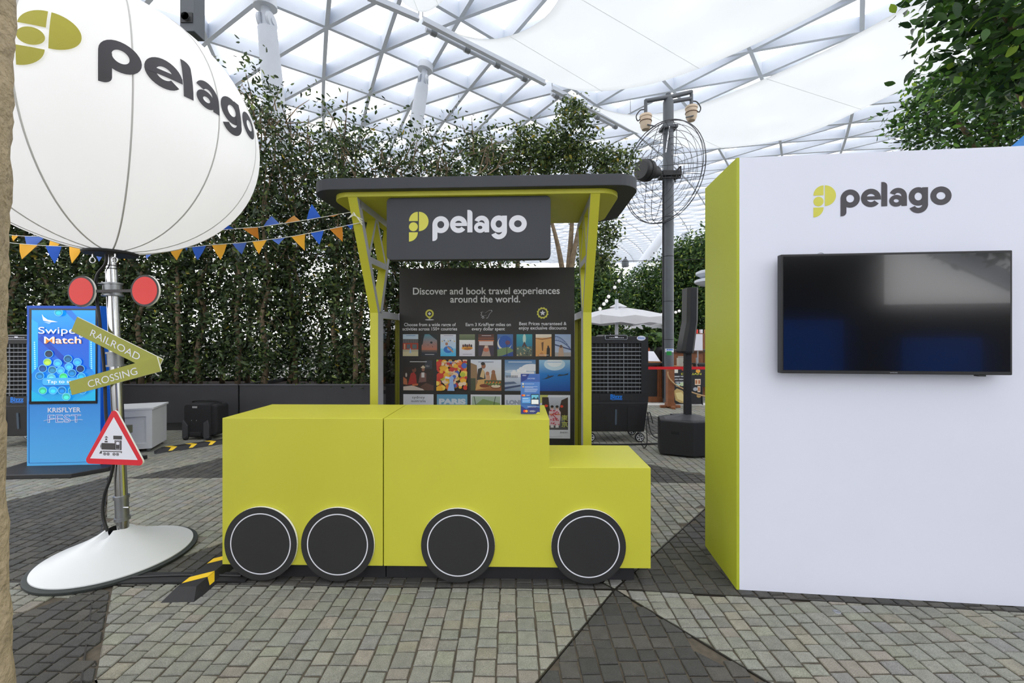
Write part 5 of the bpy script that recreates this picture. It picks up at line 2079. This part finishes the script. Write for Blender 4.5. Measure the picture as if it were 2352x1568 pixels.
# lamp arms and two beige speakers
ARM = POLEG
zt = loc(0, 226).z
mb = MB()
mb.cyl((0, 0, zt - .02), (0, 0, zt + .1), .055, n=14)
L1, R1 = loc(1483, 232, -.1), loc(1588, 211, .1)
mb.tube([L1, loc(1530, 224, -.05), loc(1540, 221, 0)], .045, 12)
mb.tube([loc(1530, 225, -.05), R1], .045, 12)
mb.tube([loc(1540, 234, 0), loc(1588, 226, .1)], .04, 12)
mb.tube([L1 + Vector((0, 0, .02)), L1 - Vector((0, 0, .26))], .035, 10)
mb.tube([R1 + Vector((0, 0, .02)), R1 - Vector((0, 0, .28))], .035, 10)
mb.build('speaker_arm', ARM, t, True)
BEI = mat('beige_speaker', rgb(206, 186, 162), .6, var=.04)
for c, s in ((L1 - Vector((.0, 0, .30)), 1), (R1 - Vector((0, 0, .32)), -1)):
    mb = MB()
    mb.lathe([(.001, .0), (.12, .0), (.13, -.02), (.128, -.05), (.115, -.06), (.12, -.14), (.115, -.15), (.11, -.24), (.075, -.31), (.001, -.315)], 28, c)
    sp = mb.build('beige_speaker', BEI, t, True)
    MB().tube([c + Vector((.122 * math.cos(2 * PI * k / 20), .122 * math.sin(2 * PI * k / 20), -.14)) for k in range(21)], .008, 5).build('strap', mat('brown_strap', rgb(110, 84, 66), .6), sp)
    mb = MB()
    mb.cyl(c + Vector((-.1 * s * 0, -.1, -.25)), c + Vector((.17 * s, -.12, -.3)), .014, n=8)
    mb.cyl(c + Vector((0, 0, 0)), c + Vector((0, 0, .06)), .03, n=10)
    mb.build('swivel', POLEG, sp)
    mb = MB()
    mb.tube(smooth([c + Vector((-.03 * s, 0, .12)), c + Vector((-.12 * s, 0, .1)), c + Vector((-.2 * s, 0, -.02)), c + Vector((-.17 * s, 0, -.12)), c + Vector((-.11 * s, 0, -.08))]), .012, 6)
    mb.build('speaker_cable', CABLE, sp, True)
# side conduit and stickers on the pole
MB().tube(smooth([(-.125, -.02, 0.1), (-.125, -.02, 3.0), (-.122, -.02, z0 - .1)]), .014, 6).build('conduit', CABLE, t)
mb = MB()
for a0, a1, zz0, zz1, m_ in ():
    pass


def sticker(a0, a1, zz0, zz1, m, name):
    mb = MB()
    vs = []
    for k in range(7):
        a = math.radians(a0 + (a1 - a0) * k / 6)
        for z in (zz0, zz1):
            vs.append((.1135 * math.sin(a), -.1135 * math.cos(a), z))
    mb.add(vs, [(2 * k, 2 * k + 2, 2 * k + 3, 2 * k + 1) for k in range(6)])
    mb.build(name, m, t)


sticker(-55, 50, loc(0, 808).z, loc(0, 800).z, mat('sticker_white', rgb(206, 216, 226), .5), 'sticker')
sticker(-40, 40, loc(0, 804).z, loc(0, 801).z, BLUEP, 'sticker')
sticker(-38, 15, loc(0, 815).z, loc(0, 806).z, mat('sticker_green', rgb(30, 140, 60), .5), 'sticker')

# ================================================================== column loudspeaker on its sub box
sx, sy = P(1590, 1000, 4.95).x, 5.0
t = thing('column_speaker', 'black column loudspeaker on a faceted black bass box beside the booth', 'speaker', (sx, sy, 0), rot(0))
SPK = mat('speaker_black', rgb(27, 27, 29), .55, var=.08, vscale=40, bump=.05, bscale=300)
hexa = [(-.38, -.02), (-.04, -.17), (.25, -.12), (.25, .30), (-.1, .34), (-.32, .22)]
mb = MB()
mb.prism(hexa, XY, .012, .43)
mb.build('bass_box', SPK, t, bevel=.02, seg=3)
mb = MB()
mb.add([(-.30, .0, .43), (.0, -.10, .43), (.22, -.06, .43), (.22, .26, .43), (-.1, .28, .43), (-.26, .18, .43),
        (-.06, .05, .475), (.06, .03, .475), (.06, .12, .475), (-.06, .13, .475)],
       [(0, 1, 7, 6), (1, 2, 7), (2, 3, 8, 7), (3, 4, 9, 8), (4, 5, 9), (5, 0, 6, 9), (6, 7, 8, 9)])
mb.build('top_plate', mat('speaker_grey', rgb(56, 57, 60), .5), t)
MB().box(-.16, .06, .13, .22, .43, .455).build('grip', SPK, t)
for xx in (-.3, .2):
    MB().box(xx, xx + .04, .0, .1, 0, .014).build('foot', RUBBER, t)
o = MB().box(-.045, .045, -.006, .004, -.018, .018).build('side_handle', mat('slot_black', rgb(10, 10, 11), .6), t, bevel=.004)
o.location = (-.22, -.092, .29)
o.rotation_euler = (0, 0, math.atan2(-.15, .34))
o = MB().box(-.008, .008, -.006, .004, -.02, .02).build('badge', STEELD, t)
o.location = (.13, -.143, .33)
o.rotation_euler = (0, 0, math.atan2(.05, .29))
MB().box(-.04, .035, .04, .115, .46, 1.27).build('riser_pole', SPK, t, bevel=.006)
mb = MB()
prof = [(.10, 1.225), (.10, 1.25), (.09, 1.5), (.06, 1.66), (.06, 2.02), (.2, 2.02), (.2, 1.66), (.24, 1.5), (.19, 1.225)]
oct_ = lambda w, s: [(-w, -s), (-w * .55, -s - .035), (w * .55, -s - .035), (w, -s), (w, s + .05), (-w, s + .05)]
vs, fs = [], []
for z, x_, w, s in ((1.225, -.025, .072, .05), (1.25, -.027, .078, .055), (1.60, .028, .068, .05), (1.62, .03, .068, .05), (2.015, .035, .068, .05), (2.02, .035, .064, .046)):
    for a, b in oct_(w, s):
        vs.append((x_ + a, .07 + b, z))
n_ = 6
for i in range(5):
    for k in range(n_):
        fs.append((i * n_ + k, i * n_ + (k + 1) % n_, (i + 1) * n_ + (k + 1) % n_, (i + 1) * n_ + k))
fs += [tuple(range(n_ - 1, -1, -1)), tuple(5 * n_ + k for k in range(n_))]
mb.add(vs, fs)
mb.build('array_column', SPK, t, bevel=.004)
tag(MB().tube(smooth([(sx - .33, sy + .36, .3), (sx - .4, sy + .3, .46), (sx - .45, sy + .25, .3), (sx - .46, sy + .2, .1), (sx - .48, sy + .25, .012), (sx - .42, sy + .55, .012)]), .006, 6).build('signal_cable', CABLE), 'thin black cable looping behind the bass speaker box', 'cable')

# ================================================================== barrier belt
t = thing('belt_barrier', 'red belt barrier stretched between the cooler and the booth', 'barrier', (0, 7.2, 0))
xa, xb = P(1468, 0, 7.2).x, P(1650, 0, 7.2).x
zb = P(0, 845, 7.2).z
MB().box(xa, xb, -.002, .002, zb - .024, zb + .024).build('red_belt', mat('belt_red', rgb(206, 16, 28), .6), t)
for xx in (xa, xb):
    mb = MB()
    mb.lathe([(.001, 0), (.17, 0), (.17, .015), (.03, .03), (.03, zb + .06), (.04, zb + .06), (.04, zb + .09), (.001, zb + .09)], 24, (xx, 0, 0))
    mb.build('post', PLASTK, t, True)

# ================================================================== cafe behind
t = thing('host_stand', 'brown wooden cafe host stand with a dark side panel', 'counter', (P(1468, 0, 9.0).x, 9.0, 0))
w0 = P(1530, 0, 9.0).x - P(1468, 0, 9.0).x
MB().box(0, w0, .02, .5, .06, .8).build('body', WOOD, t)
MB().box(.05, w0 * .66, 0, .02, .12, .78).build('dark_panel', PLASTK, t)
for k in range(4):
    MB().box(w0 * (.68 + .08 * k), w0 * (.75 + .08 * k), .004, .02, .12, .78).build('plank', WOOD, t)
MB().box(-.02, w0 + .02, -.02, .52, 0, .12).build('base', WOOD, t)
MB().box(-.04, w0 + .06, -.04, .54, .80, .85).build('worktop', PLASTK, t)
t = thing('menu_stand', 'open printed menu lying on the wooden host stand', 'menu', (P(1500, 0, 9.05).x, 9.1, .85))
mb = MB()
mb.add([(-.12, -.05, .04), (.16, -.05, .03), (.1, .2, .24), (-.14, .2, .25)], [(0, 1, 2, 3)])
o = mb.build('page', WHITEP, t)
so = o.modifiers.new('thickness', 'SOLIDIFY')
so.thickness = .01
MB().box(-.14, .18, -.06, .22, 0, .03).build('wooden_tray', WOODL, t)

t = thing('rope_post', 'brown wooden post on a cross foot holding a rope', 'post', (P(1539, 0, 8.3).x, 8.3, 0))
MB().box(-.065, .065, -.065, .065, .05, .80).build('post', WOOD, t, bevel=.006)
MB().box(-.2, .2, -.035, .035, 0, .05).build('cross_foot', WOOD, t, bevel=.008)
MB().box(-.035, .035, -.2, .2, 0, .05).build('cross_foot', WOOD, t, bevel=.008)
MB().box(-.08, .08, -.08, .08, .03, .1).build('collar', WOOD, t)
r0 = P(1533, 855, 8.2)
pts = [P(x, y, 8.2) - Vector((P(1539, 0, 8.3).x, 8.3, 0)) for x, y in ((1534, 853), (1534, 860), (1540, 872), (1556, 886), (1580, 897), (1605, 906), (1640, 914))]
MB().tube(smooth(pts), .014, 8).build('rope', mat('rope', rgb(176, 146, 108), .9, var=.2, vscale=80), t, True)

t = thing('menu_board', 'black chalk menu board with food pictures leaning on its stand', 'board', (P(1548, 0, 8.6).x, 8.6, 0), rot(0))
aw, ah = .60, .78
MB().box(0, aw, .0, .025, .02, .02 + ah).build('board', PLASTK, t)
MB().cyl((aw - .01, -.01, 0), (aw - .04, .02, ah), .012, n=6).build('leg', PLASTK, t)
MB().cyl((.02, .35, 0), (.02, .03, ah), .012, n=6).build('leg', PLASTK, t)
q = seeded(4)
p = Pic().rect(0, 0, 1, 1, (34, 34, 38)).rect(.02, .83, .14, .97, (226, 224, 214)).text('TAPAO', .42, .9, .07, (230, 90, 40), width=.34, bold=.004).text('DURIAN', .6, .78, .07, (190, 190, 60), width=.7, bold=.002)
for k in range(3):
    p.text(('DRINKS & MORE', 'ICE CREAM', 'CAKE BAKED')[k], .2, .72 - .075 * k, .045, (214, 218, 224), width=(.36, .34, .3)[k], bold=.002)
p.poly([(0, .35), (.05, .1), (.2, .04), (.38, .02), (.44, .15), (.3, .36), (.1, .42)], (196, 170, 110)).poly([(.05, .3), (.12, .14), (.34, .06), (.4, .16), (.26, .32)], (230, 214, 150))
for x, y, c in ((.13, .51, (180, 206, 196)), (.28, .53, (196, 214, 170)), (.46, .47, (196, 130, 70)), (.74, .4, (170, 176, 186)), (.86, .22, (186, 150, 90)), (.83, .88, (236, 170, 60))):
    p.ell(x, y, .08, .05, c)
for x, y in ((.42, .66), (.77, .59), (.87, .59), (.86, .4)):
    p.rect(x - .05, y - .08, x + .05, y + .08, (226, 206, 180)).rect(x - .03, y - .05, x + .03, y + .05, (176, 106, 60))
p.poly([(.72, .96), (.9, .98), (.86, .9)], (120, 170, 200))
p.build('chalk_menu', lambda u, w, d: (u, -d, .02 + w), aw, ah, PRINT, t)

t = thing('cafe_counter', 'long wooden cafe counter behind the menu board', 'counter', (P(1540, 0, 10.0).x, 10.0, 0))
MB().box(0, 1.9, 0, .6, 0, 1.05).build('body', WOOD, t)
MB().box(-.05, 1.95, -.05, .65, 1.05, 1.1).build('worktop', mat('dark_top', rgb(60, 52, 46), .5), t)
for k in range(5):
    MB().box(.05 + k * .38, .38 + k * .38, -.015, 0, .1, 1.0).build('front_panel', WOOD, t, bevel=.004)
t = thing('wooden_side_table', 'light wooden side table with a stamped carton on it, before the cafe counter', 'table', (P(1566, 0, 9.5).x, 9.5, 0))
MB().box(-.16, .2, -.15, .15, .70, .75).build('table_top', WOODL, t)
for xx in (-.14, .17):
    for yy in (-.13, .12):
        MB().box(xx, xx + .03, yy, yy + .03, 0, .70).build('leg', WOODL, t)
t = thing('carton', 'grey carton with a round stamp on the wooden side table', 'box', (P(1568, 0, 9.5).x, 9.45, .75))
MB().box(-.12, .12, -.08, .1, 0, .18).build('carton_body', mat('carton_grey', rgb(176, 172, 160), .8), t, bevel=.004)
MB().box(-.1, .1, -.06, .08, .18, .22).build('carton_lid', mat('carton_lid', rgb(150, 146, 136), .8), t)
mb = MB()
for q_ in arc_strip(0, .09, .045, .045, .012, 0, 360, 20):
    mb.add([(a, -.081, b) for a, b in q_], [(0, 1, 2, 3)])
mb.build('round_stamp', FOAMK, t)
t = thing('notice_board', 'small white notice on a thin stand right of the loudspeaker column', 'notice', (P(1604, 0, 9.6).x, 9.6, 0))
MB().box(-.1, .1, 0, .02, 1.1, 1.48).build('white_notice', WHITEP, t)
MB().box(-.12, .12, .02, .04, 1.08, 1.5).build('backing', WOOD, t)
MB().cyl((0, .03, 0), (0, .03, 1.1), .015, n=8).build('stand', STEELD, t)
t = thing('service_trolley', 'black service trolley with grey posts before the cafe', 'trolley', (P(1613, 0, 9.2).x, 9.2, 0))
for xx in (-.12, .3):
    MB().cyl((xx, 0, 0), (xx, 0, .95), .02, n=8).build('post', STEELD, t)
MB().box(-.08, .28, -.02, .3, .3, .78).build('bin', PLASTK, t, bevel=.01)
MB().box(-.1, .3, -.04, .32, .78, .82).build('lid', PLASTK, t)
t = thing('wooden_shelf', 'dark wooden shelf with jars behind the loudspeaker at the booth edge', 'shelf', (P(1618, 0, 11.5).x, 11.5, 0))
MB().box(-.25, .6, 0, .4, 0, 1.5).build('cabinet', WOOD, t)
for k in range(4):
    MB().cyl((-.18 + k * .13, .1, 1.5), (-.18 + k * .13, .1, 1.62), .045, n=10).build('jar', [REDM, WHITEP, WOODL, WHITEP][k], t)
# plants and pots in front of the umbrellas
for k, (px, py, Y, lab) in enumerate(((1508, 796, 10.5, 'leafy plant in a dark planter left of the fan pole'), (1487, 775, 13.0, 'small plant in an orange pot under the white umbrellas'))):
    b = P(px, py, Y)
    t = thing('potted_plant', lab, 'plant', (b.x, b.y, 0))
    m = PLASTK if k == 0 else mat('orange_pot', rgb(196, 84, 40), .6)
    MB().lathe([(.001, 0), (.12, 0), (.17, b.z), (.15, b.z), (.001, b.z - .03)], 20).build('pot', m, t, True)
    crown(t, (0, 0, b.z + .15), (.28, .2, .16), 160, .2, 500 + k, True, MIX, MIXW, .1, per=8, sig=.05)

# ------------------------------------------------------------------ umbrellas
def umbrella(px, py, Y, half, drop, label, side):
    b = P(px, py, Y)
    t = thing('parasol', label, 'umbrella', (b.x, b.y, 0), rot(12))
    zt = b.z
    mb = MB()
    n = 8
    vs = [(0, 0, zt)]
    ring1, ring2, ring3 = [], [], []
    for k in range(16):
        a = 2 * PI * k / 16
        q = half / max(abs(math.cos(a)), abs(math.sin(a)))
        sc = .035 if k % 2 else 0.0
        ring1.append((q * .5 * math.cos(a), q * .5 * math.sin(a), zt - drop * .42 - sc))
        ring2.append((q * math.cos(a), q * math.sin(a), zt - drop - sc * 1.6))
        ring3.append((q * 1.01 * math.cos(a), q * 1.01 * math.sin(a), zt - drop - .26 + (.06 if k % 2 else 0)))
    vs += ring1 + ring2 + ring3
    fs = [(0, 1 + k, 1 + (k + 1) % 16) for k in range(16)]
    for r in (0, 1):
        fs += [(1 + 16 * r + k, 17 + 16 * r + k, 17 + 16 * r + (k + 1) % 16, 1 + 16 * r + (k + 1) % 16) for k in range(16)]
    mb.add(vs, fs)
    o = mb.build('canopy', FABW, t)
    so = o.modifiers.new('thickness', 'SOLIDIFY')
    so.thickness = .01
    MB().lathe([(.001, .1), (.05, .08), (.25, -.02), (.26, -.03)], 12, (0, 0, zt + .02)).build('vent_cap', FABW, t)
    MB().cyl((side, -.4, 0), (side, -.4, zt + .18), .05, n=14).build('mast', PAINTG, t, True)
    MB().cyl((side, -.4, zt + .1), (0, 0, zt + .08), .03, n=10).build('cantilever_arm', PAINTG, t)
    for k in range(4):
        a = PI / 4 + PI / 2 * k
        MB().cyl((0, 0, zt - .1), (half * 1.35 * math.cos(a), half * 1.35 * math.sin(a), zt - drop - .03), .014, n=6).build('rib', PAINTG, t)
    MB().box(side - .35, side + .35, -.75, -.05, 0, .08).build('base', PAINTG, t)


umbrella(1420, 704, 12.5, 1.05, .30, 'nearest white square parasol above the air cooler', -.25)
umbrella(1500, 728, 18, 1.15, .3, 'second white square parasol left of the fan pole', .2)
umbrella(1548, 745, 20.5, 1.1, .28, 'third white parasol, half hidden by the fan pole', .3)
t = thing('round_canopy', 'pale grey round stacked canopy beside the booth end face', 'canopy', (P(1652, 0, 13).x, 13, 0))
zc_ = P(0, 648, 13).z
for k, (dz, r) in enumerate(((0, .72), (.26, .68))):
    MB().lathe([(.001, dz - .12), (r * .8, dz - .08), (r, dz), (r, dz + .07), (r * .9, dz + .1), (.001, dz + .16)], 40, (0, 0, zc_)).build('canopy_tier', PAINTG, t, True)
MB().cyl((0, 0, 0), (0, 0, zc_), .06, n=14).build('post', PAINTG, t, True)
t = thing('white_partition', 'white low partition wall under the parasols', 'partition', (P(1440, 0, 26).x, 26, 0))
MB().box(-1.0, 1.4, 0, .1, 0, 2.1).build('panel', WALLW, t)
MB().box(-1.05, -1.0, -.02, .12, 0, 2.15).build('post', PAINTG, t)

# ------------------------------------------------------------------ string lights
BULB = mat('glass_bulb', rgb(240, 240, 236), .15, emit=.35)
for pts, Y, lab in (([(1438, 590), (1432, 612), (1422, 640), (1412, 655), (1398, 676), (1393, 686), (1387, 693), (1378, 704), (1371, 712)], 11.5, 'string of round bulbs sloping down towards the nearest parasol'),
                    ([(1484, 708), (1490, 712), (1497, 715), (1505, 718), (1512, 719), (1521, 718), (1552, 713), (1560, 710), (1576, 704), (1590, 700)], 14, 'string of small bulbs hanging level behind the fan pole')):
    t = thing('string_lights', lab, 'lights')
    q = [P(x, y, Y) for x, y in pts]
    MB().tube(smooth(q), .012, 5).build('wire', CABLE, t)
    for c in q[2:-1]:
        b = MB().ball(c - Vector((0, 0, .06)), .05, 10, 6).build('bulb', BULB, t, True)
        MB().cyl(c - Vector((0, 0, .02)), c + Vector((0, 0, .02)), .02, n=8).build('socket', CABLE, b)
t = thing('hanging_lantern', 'small dark lantern hanging from a wire above the string of bulbs', 'lantern', P(1436, 606, 11.5))
MB().lathe([(.001, .16), (.03, .15), (.1, .06), (.095, -.08), (.001, -.09)], 16).build('shade', POLEG, t, True)
MB().tube([(0, 0, .15), (0, 0, .2)], .01, 6).build('hook', CABLE, t)
a, b = P(1340, 598, 11.5), P(1650, 594, 9.0)
tag(MB().tube([a, a.lerp(b, .3) - Vector((0, 0, .03)), a.lerp(b, .6) - Vector((0, 0, .03)), b], .008, 5).build('overhead_wire', CABLE), 'thin dark wire strung past the fan pole', 'wire')

# ------------------------------------------------------------------ seated guest in the cafe
pz = P(1577, 772, 11.2)
t = thing('person', 'seated cafe guest in a white top reaching an arm forward, partly behind the loudspeaker', 'person', (pz.x, pz.y, 0))
zs = pz.z - .72
me = bpy.data.meshes.new('body')
V = [(0, 0, zs), (0, 0, zs + .18), (0, 0, zs + .38), (-.02, -.02, zs + .52), (-.03, -.03, zs + .60), (-.04, -.04, zs + .70), (-.04, -.04, zs + .78),
     (-.06, -.16, zs + .46), (-.17, -.24, zs + .28), (-.34, -.26, zs + .24), (-.41, -.26, zs + .25),
     (.04, .14, zs + .46), (-.04, .2, zs + .25), (-.2, .16, zs + .22),
     (-.05, -.1, zs - .02), (-.4, -.12, zs + .0), (-.42, -.12, zs - .42), (-.5, -.12, zs - .44),
     (-.05, .1, zs - .02), (-.4, .12, zs + .0), (-.42, .12, zs - .42), (-.5, .12, zs - .44)]
E_ = [(0, 1), (1, 2), (2, 3), (3, 4), (4, 5), (5, 6), (2, 7), (7, 8), (8, 9), (9, 10), (2, 11), (11, 12), (12, 13), (0, 14), (14, 15), (15, 16), (16, 17), (0, 18), (18, 19), (19, 20), (20, 21)]
Rr = [.13, .13, .14, .06, .055, .095, .07, .055, .045, .035, .03, .055, .045, .035, .085, .075, .05, .04, .085, .075, .05, .04]
me.from_pydata(V, E_, [])
body = link('body', me, t)
sk = body.modifiers.new('skin', 'SKIN')
for k, s in enumerate(me.skin_vertices[0].data):
    s.radius = (Rr[k], Rr[k])
me.skin_vertices[0].data[0].use_root = True
ss = body.modifiers.new('smooth', 'SUBSURF')
ss.levels = ss.render_levels = 2
me.materials.append(mat('guest_skin_and_clothes', rgb(196, 160, 136), .6))
MB().lathe([(.13, .0), (.175, .12), (.19, .32), (.15, .42), (.075, .5)], 20, (0, 0, zs)).build('white_top', WHITEP, t, True)
MB().ball((-.03, -.035, zs + .735), .108, 16, 10, 1.0).build('hair', mat('dark_hair', rgb(30, 26, 24), .6), t, True)
MB().ball((-.09, -.05, zs + .70), .085, 14, 10, 1.15).build('face', mat('face_skin', rgb(206, 168, 142), .6), t, True)
t = thing('cafe_chair', 'wooden cafe chair under the seated guest', 'chair', (pz.x, pz.y, 0))
MB().box(-.2, .22, -.22, .22, zs - .16, zs - .12).build('seat', WOOD, t)
MB().box(.18, .22, -.22, .22, zs - .12, zs + .4).build('backrest', WOOD, t)
for xx in (-.2, .18):
    for yy in (-.22, .18):
        MB().box(xx, xx + .04, yy, yy + .04, 0, zs - .16).build('leg', WOOD, t)

bpy.context.view_layer.update()
